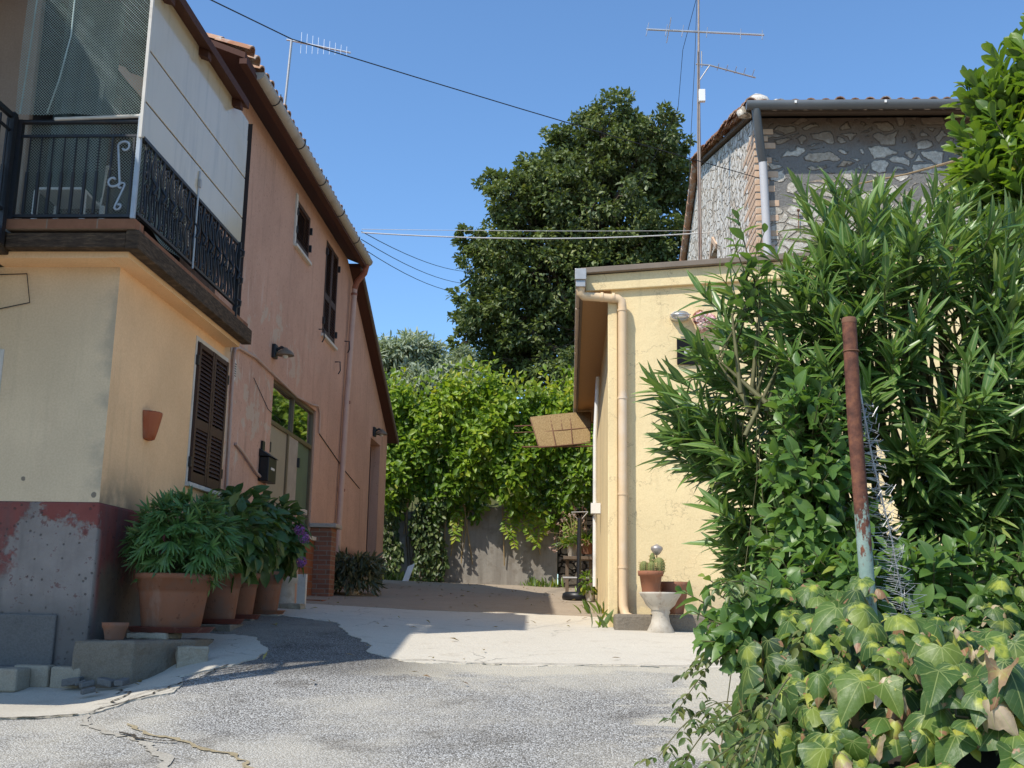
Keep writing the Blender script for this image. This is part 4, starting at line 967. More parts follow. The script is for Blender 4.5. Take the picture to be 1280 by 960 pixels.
slab_thing('brick', 'loose pale brick propped under the big pot saucer', 'brick', [(-3.05, 8.82), (-2.82, 8.88), (-2.86, 8.99), (-3.09, 8.93)], 1.08, 1.30, MAT['kerbstone'])
slab_thing('stone_slab', 'thin flat stone wedged between the step and the biggest pot', 'stone', [(-3.55, 9.02), (-3.22, 9.02), (-3.2, 9.35), (-3.55, 9.4)], 1.348, 1.398, MAT['kerbstone'])
slab_thing('stone_block', 'square grey block holding up the second pot', 'block', [(-3.55, 10.25), (-3.08, 10.27), (-3.08, 10.8), (-3.56, 10.8)], 1.28, 1.456, MAT['step'])
slab_thing('stone_block', 'grey block under the half hidden third pot', 'block', [(-3.6, 11.2), (-3.15, 11.2), (-3.15, 11.65), (-3.6, 11.65)], 1.38, 1.496, MAT['step'])
slab_thing('stone_block', 'low block under the pot with purple flowers', 'block', [(-3.55, 11.92), (-3.07, 11.94), (-3.07, 12.4), (-3.55, 12.4)], 1.42, 1.541, MAT['kerbstone'])
slab_thing('concrete_block', 'pale hollow concrete block beside the white pedestal by the porch', 'block', [(-3.45, 12.95), (-3.08, 12.95), (-3.08, 13.2), (-3.45, 13.2)], 1.5, 1.67, MAT['kerbstone'])
t = thing('pedestal', 'white round pedestal standing between the flower pots and the porch', 'pedestal', (-3.4, 13.5, 1.58))
mb = MB(); mb.lathe((-3.42, 13.5, 1.56), [(.17, 0), (.17, .04), (.13, .06), (.125, .34), (.16, .37), (.16, .42)], 24); mb.build('column', MAT['urn'], t)
mb = MB(); mb.box(-3.27, -3.17, 13.52, 13.6, 1.56, 2.02); mb.build('board', MAT['white_trim'], t)
t = thing('flower_pot', 'small empty weathered pot on the step at the house corner', 'pot', (-3.55, 8.80, 1.347))
mb = MB(); mb.lathe((-3.55, 8.80, 1.347), [(.07, 0), (.085, .07), (.1, .1), (.103, .13), (.09, .13), (.075, .03), (.001, .03)], 20); mb.build('pot', MAT['terra'], t)
# urn with trailing plant by the downpipe
t = thing('urn_planter', 'pale stone urn overflowing with spiky trailing foliage beside the pink downpipe', 'planter', (-3.33, 17.3, 1.74))
urn = MB(); urn.lathe((-3.33, 17.3, 1.74), [(.20, 0), (.20, .03), (.12, .09), (.09, .16), (.13, .2), (.24, .3), (.27, .4), (.25, .4), (.001, .36)], 24); urn.build('urn', MAT['urn'], t)
n = 1500; a = RNG.random(n) * 6.28; r_ = RNG.uniform(.1, .42, n); zz = 2.45 - RNG.random(n) ** .8 * .5 * (r_ / .42) - .12 * RNG.random(n)
P = np.stack([-3.33 + r_ * np.cos(a), 17.35 + r_ * 1.25 * np.sin(a), zz], 1); D = np.stack([np.cos(a) * .5, np.sin(a) * .5, RNG.uniform(-1, .7, n)], 1)
leaves('foliage', MAT['succulent'], [(T_BLADE2, P, D, rdir(n), RNG.uniform(.1, .2, n), RNG.random(n))], t)
# kerb at the left
tag(MB().prism([(-8, 8.28, .95), (-4.22, 8.28, .95), (-4.22, 8.28, 1.13), (-8, 8.28, 1.13)], (0, .18, 0)).build('kerb', MAT['kerbstone'], None, .02), kind='structure')
tag(MB().box(-4.20, -3.92, 8.52, 8.66, .98, 1.155).box(-3.90, -3.66, 8.50, 8.66, .98, 1.15).box(-4.22, -4.05, 8.29, 8.52, .97, 1.14).build('kerb', MAT['kerbstone'], None, .02), kind='structure')
tag(MB().box(-8, -3.7, 8.6, 8.84, .9, 1.14).build('house_footing', MAT['blockgrey'], None, .01), kind='structure')
for k in range(7):
    x, y = random.uniform(-3.7, -3.2), random.uniform(8.1, 8.5); s = random.uniform(.03, .07); z = G(x, y) + .05
    mb = MB(); a = random.random() * 3; mb.obox((x, y, z + s * .2), (s * math.cos(a), s * math.sin(a), .01), (-s * .7 * math.sin(a), s * .7 * math.cos(a), 0), (0, 0, s * .4)); o = mb.build('rubble_stone', MAT['blockgrey'], None, .008)
    tag(o, 'broken bit of grey mortar lying by the kerb end under the step', 'stone', 'broken mortar bits by the kerb')

# ------------------------------------------------------------------ yellow outbuilding
yel = thing('yellow_outbuilding', 'low yellow rendered outbuilding with flat slab roof right of the lane', 'building', (3, 17, 1.6))
YX, YY = .45, 12.5
mb = MB(); mb.prism([(YX, YY, 1.2), (7, YY, 1.2), (7, YY, 5.93), (YX, YY, 5.40)], (0, 9.1, 0)); mb.build('wall', MAT['yellow'], yel, .012)
mb = MB(); mb.prism([(YX - .035, YY - .05, 1.2), (YX + .075, YY - .05, 1.2), (YX + .075, YY - .05, 5.19), (YX - .035, YY - .05, 5.19)], (0, .045, 0)); mb.build('pilaster', MAT['yellow'], yel, .012)
mb = MB(); mb.prism([(.16, YY - .055, 5.25), (7.2, YY - .055, 5.745), (7.2, YY - .055, 5.98), (.16, YY - .055, 5.44)], (0, .052, 0)); mb.build('fascia', MAT['yellow'], yel, .008)
mb = MB(); mb.prism([(.10, YY - .12, 5.445), (7.3, YY - .12, 5.985), (7.3, YY - .12, 6.045), (.10, YY - .12, 5.51)], (0, 9.38, 0)); mb.build('roof', MAT['slab'], yel, .006)
mb = MB(); mb.prism([(.13, YY + .0, 5.23), (YX, YY + .0, 5.253), (YX, YY + .0, 5.44), (.13, YY + .0, 5.43)], (0, 9.1, 0)); mb.build('soffit', MAT['shed_wood'], yel)
mb = MB(); mb.box(.10, .128, YY + .0, 21.6, 5.20, 5.43); mb.build('eave_board', MAT['oldwood'], yel)
mb = MB(); y = 12.52
while y < 21.4:
    mb.box(.045, .098, y, y + .78, 5.27 + random.uniform(-.008, .008), 5.385 + random.uniform(-.006, .006)); y += .79
mb.build('gutter', MAT['pinkgutter'], yel, .012)
mb = MB(); mb.box(.035, .165, 12.24, 12.42, 5.33, 5.46); mb.box(.045, .155, 12.26, 12.40, 5.25, 5.328); mb.build('rainwater_hopper', MAT['galv'], yel, .006)
mb = MB(); mb.tube([(.10, 12.33, 5.27), (.10, 12.34, 5.19), (.13, 12.36, 5.165), (.3, 12.40, 5.165), (.53, 12.41, 5.15), (.57, 12.41, 5.12), (.578, 12.41, 5.05), (.578, 12.41, 3.6), (.578, 12.41, 1.9)], .050, 14); dp = mb.build('downpipe', MAT['yellow_pipe'], yel)
mb = MB(); mb.tube([(.578, 12.41, 1.9), (.58, 12.40, 1.70), (.60, 12.36, 1.60), (.66, 12.30, 1.565)], .051, 14); mb.build('pipe_shoe', MAT['yellow_pipe'], dp)
mb = MB()
each('pipe_clip', MAT['yellow_pipe'], dp, [lambda m, z=z: m.tube([(.578, 12.41, z), (.578, 12.41, z + .025)], .056, 14) for z in (5.0, 3.98, 2.9, 2.1)])
each('pipe_collar', MAT['yellow_pipe'], dp, [lambda m, p=p: m.tube([p, (p[0] + .03, p[1], p[2])], .057, 14) for p in ((.33, 12.4, 5.165), (.46, 12.405, 5.16))])
mb = MB(); mb.tube([(.36, 16.5, 2.0), (.36, 16.5, 4.2), (.40, 16.5, 5.1)], .03, 8); mb.box(.30, .44, 16.4, 16.6, 3.05, 3.2); mb.build('wall_pipe', MAT['pvc_white'], yel)
mb = MB(); mb.box(1.20, 1.50, YY - .03, YY - .002, 4.40, 4.70); wn = mb.build('window', MAT['dark'], yel, .004)
mb = MB(); mb.box(1.28, 1.36, YY - .034, YY - .031, 4.52, 4.58); mb.build('label', MAT['pvc'], wn)
tag(MB().box(.47, 3.2, 12.0, 12.40, 1.3, 1.615).build('low_step', MAT['step'], None, .03), kind='structure')
t = thing('bulkhead_lamp', 'oval metal bulkhead lamp on the yellow front wall', 'wall lamp', (1.23, 12.5, 4.95))
mb = MB()
vs = []; n = 24
for rr, dy in ((1, 0), (1, .05), (.86, .09), (.6, .12), (.25, .135)):
    for k in range(n):
        a = 2 * math.pi * k / n; vs.append((1.235 + .115 * rr * math.cos(a), 12.497 - dy, 4.955 + .055 * rr * math.sin(a)))
mb.add(vs, [(i * n + k, i * n + (k + 1) % n, (i + 1) * n + (k + 1) % n, (i + 1) * n + k) for i in range(4) for k in range(n)], True); mb.add(vs[-n:], [tuple(range(n))])
mb.build('lamp_body', MAT['alu'], t)
mb = MB(); mb.tube([(1.12 + .23 * k / 12, 12.36 - .0 * k, 4.955) for k in range(13)], .006, 5); mb.tube([(1.235 + .1 * math.cos(a), 12.405, 4.955 + .05 * math.sin(a)) for a in lin(0, 6.2, 20)], .006, 5); mb.build('guard', MAT['galv'], t)
t = thing('wall_flower', 'pink and white flower ornament on the yellow wall right of the bulkhead lamp', 'ornament', (1.49, 12.45, 4.9))
bloom((1.46, 12.42, 4.93), .07, 'pinkpetal', 'petals', t, 60, T_BROAD, .09); bloom((1.56, 12.42, 4.90), .06, 'pinkpetal', 'petals', t, 50, T_BROAD, .085); bloom((1.49, 12.40, 4.83), .05, 'pinkpetal', 'petals', t, 40, T_BROAD, .08)
# cactus pots and urn
t = thing('urn', 'white stone urn on a flared foot carrying the cactus pots', 'urn', (.94, 12.1, 1.47))
mb = MB(); mb.lathe((.94, 11.9, 1.40), [(.15, 0), (.15, .03), (.10, .13), (.085, .21), (.10, .235), (.095, .26), (.15, .31), (.175, .36), (.215, .42), (.22, .44), (.001, .44)], 28); mb.build('bowl', MAT['urn'], t)
def cactus(mb, sp, x, y, z, r, h):
    n = 26; prof = [(r * .8, 0), (r, h * .3), (r, h * .65), (r * .75, h * .88), (r * .35, h * .98), (.002, h)]
    vs = []
    for q, zz in prof:
        for k in range(n):
            a = 2 * math.pi * k / n; q2 = q * (1 + .10 * math.cos(13 * a)); vs.append((x + q2 * math.cos(a), y + q2 * math.sin(a), z + zz))
    mb.add(vs, [(i * n + k, i * n + (k + 1) % n, (i + 1) * n + (k + 1) % n, (i + 1) * n + k) for i in range(len(prof) - 1) for k in range(n)], True)
    for k in range(13):
        a = 2 * math.pi * k / 13
        for j in range(5):
            zz = z + h * (.12 + .17 * j); sp.tube([(x + r * 1.05 * math.cos(a), y + r * 1.05 * math.sin(a), zz), (x + r * 1.35 * math.cos(a), y + r * 1.35 * math.sin(a), zz + .015)], .0025, 3, False)
t = thing('cactus_pot', 'square rimmed terracotta pot of ribbed cacti on the white urn', 'potted plant', (.87, 11.85, 1.842))
mb = MB(); mb.lathe((.84, 11.88, 1.842), [(.09, 0), (.115, .16), (.13, .165), (.135, .215), (.12, .215), (.115, .19), (.001, .19)], 24); mb.build('pot', MAT['terra'], t)
mb = MB(); sp = MB()
for x, y, r, h in ((.77, 11.87, .042, .13), (.845, 11.84, .042, .12), (.93, 11.9, .055, .17), (.865, 11.95, .03, .22)): cactus(mb, sp, x, y, 2.03, r, h)
o = mb.build('cactus', MAT['cactus'], t); sp.build('spines', MAT['spine'], o)
t = thing('bird_feeder', 'small metal cup on a stick above the cacti', 'cup', (.93, 12.0, 2.2))
mb = MB(); mb.lathe((.915, 12.0, 2.23), [(.02, 0), (.04, .02), (.065, .06), (.06, .085), (.03, .1), (.005, .115)], 16); mb.build('cup', MAT['galv'], t); mb = MB(); mb.tube([(.915, 12.0, 1.9), (.915, 12.0, 2.24)], .006, 5); mb.build('stick', MAT['rust'], t)
t = thing('flower_pot', 'round terracotta pot half hidden behind the cactus pot', 'pot', (1.12, 12.15, 1.617))
mb = MB(); mb.lathe((1.10, 12.15, 1.617), [(.10, 0), (.14, .2), (.15, .3), (.155, .34), (.135, .34), (.12, .3), (.001, .3)], 24); mb.build('pot', MAT['terra'], t)

# reed awning on the outbuilding's far corner
t = thing('reed_awning', 'tilted reed mat awning in a wire frame jutting over the lane', 'awning', (-.1, 19.5, 4.8))
q = [Vector((-.74, 20.1, 5.11)), Vector((.36, 20.1, 5.22)), Vector((.33, 19.3, 4.55)), Vector((-.55, 19.3, 4.46))]
mb = MB(); nu, nv = 40, 16; vs = []
for j in range(nv):
    for i in range(nu):
        u, v = i / (nu - 1), j / (nv - 1); p = q[0].lerp(q[1], u).lerp(q[3].lerp(q[2], u), v); vs.append(p + Vector((0, -.006 * math.sin(u * 3), .012 * math.sin(v * 50 + u * 3) - .05 * math.sin(math.pi * u) * (v))))
mb.add(vs, [(j * nu + i, j * nu + i + 1, (j + 1) * nu + i + 1, (j + 1) * nu + i) for j in range(nv - 1) for i in range(nu - 1)], True); mb.build('reed_mat', MAT['reed'], t)
mb = MB(); off = Vector((0, -.02, -.03))
for u in (0, .33, .5, .66, 1): 
    if u == .5: mb.tube([q[0].lerp(q[1], u) + off, q[0].lerp(q[1], u).lerp(q[3].lerp(q[2], u), .5) + off], .008, 5)
    else: mb.tube([q[0].lerp(q[1], u) + off, q[3].lerp(q[2], u) + off], .010, 5)
for v in (0, .5, 1): mb.tube([q[0].lerp(q[3], v) + off, q[1].lerp(q[2], v) + off], .011, 5)
mb.build('frame', MAT['rust'], t)
mb = MB(); mb.tube([(-.85, 19.3, 4.44), (.45, 19.3, 4.47)], .014, 6); mb.tube([(-1.05, 20.6, 5.02), (.45, 20.6, 5.1)], .012, 6); mb.tube([(-1.05, 20.6, 4.9), (.45, 20.6, 4.96)], .010, 6); mb.build('support_rod', MAT['rust'], t)
# umbrella stand / post
t = thing('parasol_stand', 'black post with crossbar on a round black rubber base by the yellow wall', 'stand', (.15, 19.1, 1.84))
mb = MB(); mb.lathe((.15, 19.1, 1.84), [(.27, 0), (.28, .04), (.27, .10), (.22, .13), (.05, .135), (.001, .135)], 28); mb.build('base', MAT['black'], t)
mb = MB(); mb.tube([(.15, 19.1, 1.9), (.15, 19.1, 2.7), (.16, 19.1, 3.2)], .038, 10); mb.build('post', MAT['iron'], t)
mb = MB(); mb.tube([(-.12, 19.1, 2.2), (.42, 19.1, 2.2)], .022, 6); mb.tube([(.02, 19.1, 3.30), (.3, 19.1, 3.31)], .01, 5); mb.tube([(.02, 19.1, 3.30), (.2, 19.1, 3.1)], .008, 5); mb.tube([(.3, 19.1, 3.31), (.16, 19.1, 3.15)], .008, 5); mb.build('crossbar', MAT['galv'], t)
for k, (x, y, z, lab) in enumerate(((.30, 20.3, 2.66, 'terracotta pot of dried pink flowers on the wall shelf behind the black post'), (.06, 20.45, 2.62, 'pale pot of dried flowers left of the terracotta one on the wall shelf'))):
    t = thing('potted_plant', lab, 'potted plant', (x, y, z))
    mb = MB(); mb.lathe((x, y, z), [(.09, 0), (.12, .2), (.135, .21), (.135, .26), (.11, .26), (.001, .24)], 20); mb.build('pot', MAT['terra'] if k == 0 else MAT['urn'], t)
    n = 260; a = RNG.random(n) * 6.28; r_ = RNG.random(n) * .3
    P = np.stack([x + r_ * np.cos(a), y + r_ * np.sin(a), z + .25 + RNG.random(n) * .14 - r_ * .3], 1); D = np.stack([np.cos(a), np.sin(a), RNG.uniform(-.8, 1, n)], 1)
    leaves('foliage', MAT['laurel'], [(T_BLADE2, P, D, rdir(n), RNG.uniform(.08, .16, n), RNG.random(n))], t)
    st = MB(); fp = []
    for j in range(26):
        a = random.uniform(0, 6.28); q = random.uniform(.1, .38); e = (x + q * math.cos(a) - .1, y + q * math.sin(a), z + .32 + random.uniform(-.25, .5)); st.tube([(x, y, z + .25), ((x + e[0]) / 2, (y + e[1]) / 2, e[2] * .6 + z * .4 + .15), e], .004, 4, False); fp.append(e)
    st.build('stem', MAT['cane'], t); 
    for e in fp:
        d = rdir(8); leaves('flower', MAT['drypetal'], [(T_SMALL, np.repeat(np.array([e]), 8, 0), d, rdir(8), np.full(8, .042), RNG.random(8))], t)
tag(MB().box(-.12, .44, 20.15, 20.62, 2.56, 2.618).box(-.08, -.02, 20.3, 20.5, 1.88, 2.56).box(.34, .40, 20.3, 20.5, 1.88, 2.56).build('plant_shelf', MAT['oldwood'], None, .006), 'narrow old wooden plant stand holding two pots by the yellow wall', 'plant stand')
t = thing('potted_plant', 'low pale pot with leafy sprout at the foot of the yellow wall', 'potted plant', (.33, 18.6, 1.83))
mb = MB(); mb.lathe((.33, 18.6, 1.815), [(.06, 0), (.085, .16), (.09, .17), (.07, .17), (.001, .15)], 16); mb.build('pot', MAT['urn'], t)
P, D, N = clump(110, (.32, 18.6, 2.1), .16); leaves('foliage', MAT['laurel'], [(T_OVAL, P, D, N, RNG.uniform(.07, .12, 110), RNG.random(110))], t)

# ------------------------------------------------------------------ stone house
sto = thing('stone_house', 'tall rubble stone house with tiled gable roof rising behind the yellow outbuilding', 'house', (5, 20, 1.7))
SX, SY = 2.74, 16.0
def gz(y): return 9.02 + (y - 16) * .30 if y < 23 else 11.12 - (y - 23) * .42
mb = MB()
facade(mb, lambda u, v, w: (SX + w, u, v), SY, 27.2, 1.2, gz, [(20.4, 21.5, 7.55, 8.55)], .2, extra=(23.0,))
mb.build('wall', MAT['stone_side'], sto)
mb = MB(); mb.quad((2.94, 20.4, 7.55), (2.94, 21.5, 7.55), (2.94, 21.5, 8.55), (2.94, 20.4, 8.55)); wn = mb.build('window', MAT['dark'], sto)
mb = MB(); mb.prism([(2.71, 20.35, 8.50), (2.71, 20.95, 8.85), (2.71, 21.55, 8.50), (2.71, 21.5, 8.42), (2.71, 20.95, 8.74), (2.71, 20.4, 8.42)], (.10, 0, 0)); mb.build('lintel', MAT['quoin'], wn)
mb = MB(); facade(mb, lambda u, v, w: (u, SY + w, v), SX, 9.5, 1.2, 9.02, [], .2)
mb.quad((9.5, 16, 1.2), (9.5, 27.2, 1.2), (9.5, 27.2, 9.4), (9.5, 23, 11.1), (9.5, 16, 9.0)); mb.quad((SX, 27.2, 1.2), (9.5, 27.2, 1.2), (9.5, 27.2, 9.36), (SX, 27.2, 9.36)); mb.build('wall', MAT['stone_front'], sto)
mb = MB(); z = 6.0; k = 0
while z < 8.85:
    l = (.70, 1.05)[k % 2] + random.uniform(-.05, .03); l2 = (.30, .16)[k % 2] + random.uniform(-.06, .05)
    mb.box(SX - .008, SX + l2, SY - .008, SY + l, z, z + random.uniform(.08, .1)); z += .115; k += 1
mb.build('brick_quoin', MAT['quoin'], sto, .008)
mb = MB(); mb.prism([(2.67, 15.66, 8.96), (2.67, 23.05, 11.177), (2.67, 27.6, 9.27), (2.67, 27.6, 9.32), (2.67, 23.05, 11.23), (2.67, 15.66, 9.02)], (7.2, 0, 0)); rf = mb.build('roof', MAT['oldwood'], sto)
tile_field(15.62, 9.055, .30, 7.6, along='x', y0=2.62, y1=9.7, pitch=.222, r=.082, course=.38, sgn=1, jitter=.02).build('roof_tiles', MAT['tiles'], sto)
mb = tile_field(15.6, 9.0, .30, 7.8, along='x', y0=2.68, y1=2.70, pitch=.1, r=.10, course=.38, sgn=1, jitter=.03); mb.build('verge_tiles', MAT['tiles'], sto)
# far verge with reddish tiles
mb = MB()
for k in range(13):
    y = 23.0 + k * .36; z = 11.24 - k * .36 * .42; mb.tube([(2.66, y, z - .03), (2.66, y + .42, z - .20)], [.085, .075], 8)
mb.build('verge_tiles', MAT['tiles'], sto)
mb = MB()
for k in range(26): x = 2.6 + k * .27; mb.tube([(x, 23.05, 11.27 + random.uniform(-.02, .02)), (x + .33, 23.05, 11.29)], [.12, .10], 10)
mb.build('ridge_tiles', MAT['tiles'], sto)
mb = MB(); mb.lathe((2.78, 15.85, 9.1), [(.05, -.05), (.16, .0), (.20, .08), (.15, .17), (.07, .22), (.01, .23)], 12, 1, .12); mb.lathe((3.05, 15.8, 9.1), [(.12, -.04), (.14, .05), (.06, .11), (.01, .12)], 10, 1, .15); mb.lathe((2.6, 15.9, 9.06), [(.1, -.05), (.13, .04), (.05, .1), (.01, .11)], 10, 1, .15); mb.build('roof_stone', MAT['stone_side'], sto)
g = MB(); n = 9; prof = [(15.54 + .075 * math.cos(math.pi + math.pi * k / (n - 1)), 9.06 + .115 * math.sin(math.pi + math.pi * k / (n - 1))) for k in range(n)]
ring = prof + [(y + (15.54 - y) * .08, z + .006) for y, z in reversed(prof)]; m = len(ring)
g.add([(x, y, z) for x in (2.56, 9.7) for y, z in ring], [(i, (i + 1) % m, m + (i + 1) % m, m + i) for i in range(m)], True); g.add([(2.56, y, z) for y, z in prof], [tuple(range(n))])
gut = g.build('gutter', MAT['grey_gutter'], sto)
each('gutter_clip', MAT['pvc_white'], gut, [lambda m, x=x: m.box(x, x + .03, 15.452, 15.47, 9.01, 9.05) for x in (3.25, 4.55)])
mb = MB(); mb.tube([(2.70, 15.56, 8.97), (2.72, 15.6, 8.84), (2.80, 15.82, 8.42), (2.84, 15.90, 8.28)], .065, 12); mb.build('pipe_elbow', MAT['grey_gutter'], sto)
mb = MB(); mb.tube([(2.84, 15.90, 8.30), (2.86, 15.90, 7.4), (2.89, 15.90, 5.6)], .062, 14); mb.build('downpipe', MAT['pvc'], sto)
mb = MB(); mb.tube([(3.35, 15.97, 7.2), (3.35, 15.96, 7.55)], .008, 5); mb.tube([(3.33, 15.95, 7.53), (3.37, 15.95, 7.53)], .02, 6); mb.build('wall_hook', MAT['rust'], sto)
# aerial mast
t = thing('tv_aerial', 'tall rusty mast with two yagi booms rising beside the stone house wall', 'aerial', (2.2, 18, 6))
mb = MB(); mb.tube([(2.13, 18, 5.6), (2.155, 18, 9.5), (2.165, 18, 10.8), (2.19, 18, 12.6)], [.024, .024, .02, .016], 8); mb.tube([(2.10, 17.97, 5.6), (2.12, 17.97, 9.6), (2.15, 17.97, 11.2)], .008, 5); mb.build('mast', simple('weathered_mast', (.34, .27, .22), .6, .35, 9, .1, dirt=(.2, .1, .06)), t)
mb = MB(); mb.tube([(1.27, 18, 11.63), (3.30, 18, 11.50)], .02, 6)
for x, l, dy in ((1.29, .26, 1), (1.62, .24, 1), (1.66, .2, -1), (1.9, .24, 1), (2.32, .22, 1), (2.9, .22, 1), (3.27, .21, 1)):
    z = 11.63 - (x - 1.27) * .064; mb.tube([(x - l * .14, 18 - .15 * dy, z - l * .8), (x + l * .14, 18 + .15 * dy, z + l * .8)], .008, 5)
mb.build('yagi_boom', MAT['alu'], t)
mb = MB(); mb.tube([(2.12, 18, 10.96), (2.35, 18, 10.94), (3.15, 18.1, 10.75)], .014, 6); mb.tube([(2.22, 18, 10.9), (2.22, 18, 11.2)], .01, 5); mb.tube([(2.14, 18, 10.6), (2.3, 18, 10.85), (2.36, 18, 10.94)], .012, 5)
for k in range(5): x = 2.5 + k * .15; mb.tube([(x, 17.9, 10.92 - k * .03), (x, 18.15, 10.92 - k * .03)], .006, 4)
mb.build('yagi_boom', MAT['galv'], t)
mb = MB(); mb.box(2.15, 2.26, 17.90, 17.98, 10.23, 10.45); mb.build('junction_box', MAT['pvc_white'], t, .008)
tag(MB().tube([(2.17, 18, 12.3), (1.95, 18.5, 11.5), (1.9, 19, 10.6), (1.4, 20, 9.8), (.9, 21, 9.3)], .006, 4).build('overhead_cable', MAT['cable']), 'thin dark wire looping down left of the tall aerial mast', 'cable')
tag(MB().tube([(2.17, 18, 12.5), (2.1, 18, 11), (2.0, 18.1, 9.3), (1.98, 18.2, 8.2)], .006, 4).build('overhead_cable', MAT['cable']), 'thin dark wire hanging straight beside the tall aerial mast', 'cable')
tag(MB().tube([(4.1, 15.8, 7.86), (4.35, 14, 7.3), (3.2, 9.0, 5.38), (2.7, 6.9, 4.62)], .012, 5).build('rope', MAT['cane']), 'frayed pale rope from the stone wall to the bright green shrub', 'rope')

# ------------------------------------------------------------------ back of the lane: retaining wall, vine, dry stone
mb = MB(); mb.prism([(-3.95, 25.05, 1.9), (-.28, 25.05, 1.9), (-.28, 25.05, 3.95), (-2.9, 25.05, 3.9), (-3.95, 25.05, 3.75)], (0, .3, 0)); tag(mb.build('retaining_wall', MAT['retain'], None, .02), 'stained grey concrete retaining wall closing the end of the lane', 'wall')
mb = MB(); mb.box(-.26, 3.0, 25.15, 25.5, 1.9, 3.9); tag(mb.build('dry_stone_wall', MAT['dry_stone'], None, .03), 'dark dry stone wall right of the concrete retaining wall', 'wall')
mb = MB(); mb.box(-14, -3.97, 25.2, 25.5, 1.9, 3.75); tag(mb.build('dry_stone_wall', MAT['stone_front'], None, .03), 'pale stone wall end seen between the pink house and the hanging ivy', 'wall')
mb = MB(); mb.obox((-3.5, 24.3, 2.33), (.075, 0, .03), (0, .02, 0), (.08, .06, .26)); tag(mb.build('board', MAT['pvc_white'], None, .006), 'short white board leaning at the foot of the retaining wall', 'board')
vine = thing('wisteria', 'mass of bright yellow green wisteria spilling over the end wall', 'climber', (-2, 25, 2.2))
def lump(x, z): return .30 * math.sin(x * 2.1 + z * 1.1) + .22 * math.sin(x * 4.7 - z * 2.9 + 1) + .16 * math.sin(x * 8 + z * 7)
n = 11500
X = RNG.uniform(-4.35, .75, n); Zb = 3.75 + .25 * np.sin(X * 3.1) + .18 * np.sin(X * 7.3 + 1)
Zt = 6.6 + .22 * np.sin(X * 2.4 + .5) + .16 * np.sin(X * 6.1) + .12 * np.sin(X * 13)
Z = Zb + (Zt - Zb) * RNG.random(n) ** .85
bul = np.sin(np.clip((Z - 3.4) / 3.6, 0, 1) * math.pi) ** .5
L_ = np.array([lump(a, b) for a, b in zip(X, Z)])
Y = 25.15 - bul * .85 - L_ * .55 + RNG.exponential(.28, n)
P = np.stack([X, Y, Z], 1); D = norm(A(0, -.35, -.45) + rdir(n) * .85); N = norm(A(-.1, -.65, .75) + rdir(n) * .7)
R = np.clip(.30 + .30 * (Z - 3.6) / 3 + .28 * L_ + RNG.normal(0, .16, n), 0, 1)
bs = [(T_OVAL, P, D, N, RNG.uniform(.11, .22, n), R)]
# upright shoots on the top
k = 900; X = RNG.uniform(-4.3, .6, k); Z = 6.5 + RNG.random(k) ** 2 * .55 + .2 * np.sin(X * 2.4 + .5)
bs.append((T_OVAL, np.stack([X, 25.0 + RNG.normal(0, .5, k), Z], 1), norm(A(0, -.1, .7) + rdir(k) * .8), rdir(k), RNG.uniform(.1, .18, k), RNG.uniform(.4, 1, k)))
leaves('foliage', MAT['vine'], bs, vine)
st = MB(); pts = []
for k in range(16):
    x = random.choice([-1.35, -1.15, -.95, -1.6, -.7, .05, -2.6]) + random.uniform(-.12, .12); z1 = 3.9; l = random.uniform(.3, 1.0); y = 24.7
    q = [(x + .05 * math.sin(s * 5 + k) + .06 * s, y + .04 * math.sin(s * 4), z1 - l * s) for s in lin(0, 1, 8)]; st.tube(q, .006, 4, False)
    for s in lin(.1, 1, int(l * 16)):
        for d in (-1, 1): pts.append((x + .05 * math.sin(s * 5 + k) + .06 * s, y + .04 * math.sin(s * 4), z1 - l * s, d))
for k in range(24):
    x = random.uniform(-3.8, .3); st.tube([(x, 25.0, random.uniform(2.3, 3.5)), (x + random.uniform(-.3, .3), 24.8, 4.4), (x + random.uniform(-.6, .6), 24.8, 5.6)], .014, 5, False)
st.build('stem', MAT['cane'], vine)
pts = np.array(pts); m = len(pts)
leaves('foliage', MAT['vine'], [(T_OVAL, pts[:, :3], norm(np.stack([pts[:, 3], np.full(m, -.3), np.full(m, -.5)], 1) + rdir(m) * .35), norm(A(0, -.8, .5) + rdir(m) * .4), RNG.uniform(.09, .15, m), RNG.uniform(.35, .95, m))], vine)
ivb = thing('ivy', 'dark hanging ivy draped down the left end of the retaining wall', 'climber', (-3.5, 24.8, 2.1))
n = 1500; X = np.concatenate([RNG.uniform(-4.15, -3.75, 700), RNG.uniform(-3.5, -2.75, 800)]); Z = np.concatenate([RNG.uniform(2.3, 4.2, 700), 4.0 - RNG.random(800) ** 1.2 * 1.75])
P = np.stack([X + .08 * np.sin(Z * 5), 24.95 - RNG.random(n) * .35, Z], 1)
leaves('foliage', MAT['bankivy'], [(T_OVAL, P, norm(A(0, -.3, -.8) + rdir(n) * .7), norm(A(0, -1, .4) + rdir(n) * .6), RNG.uniform(.08, .15, n), np.clip(RNG.normal(.5, .3, n), 0, 1))], ivb)
st = MB()
for k in range(14): x = random.uniform(-4.0, -2.9); st.tube([(x, 24.98, 2.15), (x + random.uniform(-.2, .2), 24.95, 3.0), (x + random.uniform(-.3, .3), 24.95, 4.0)], .012, 4, False)
st.build('stem', MAT['bark'], ivb)

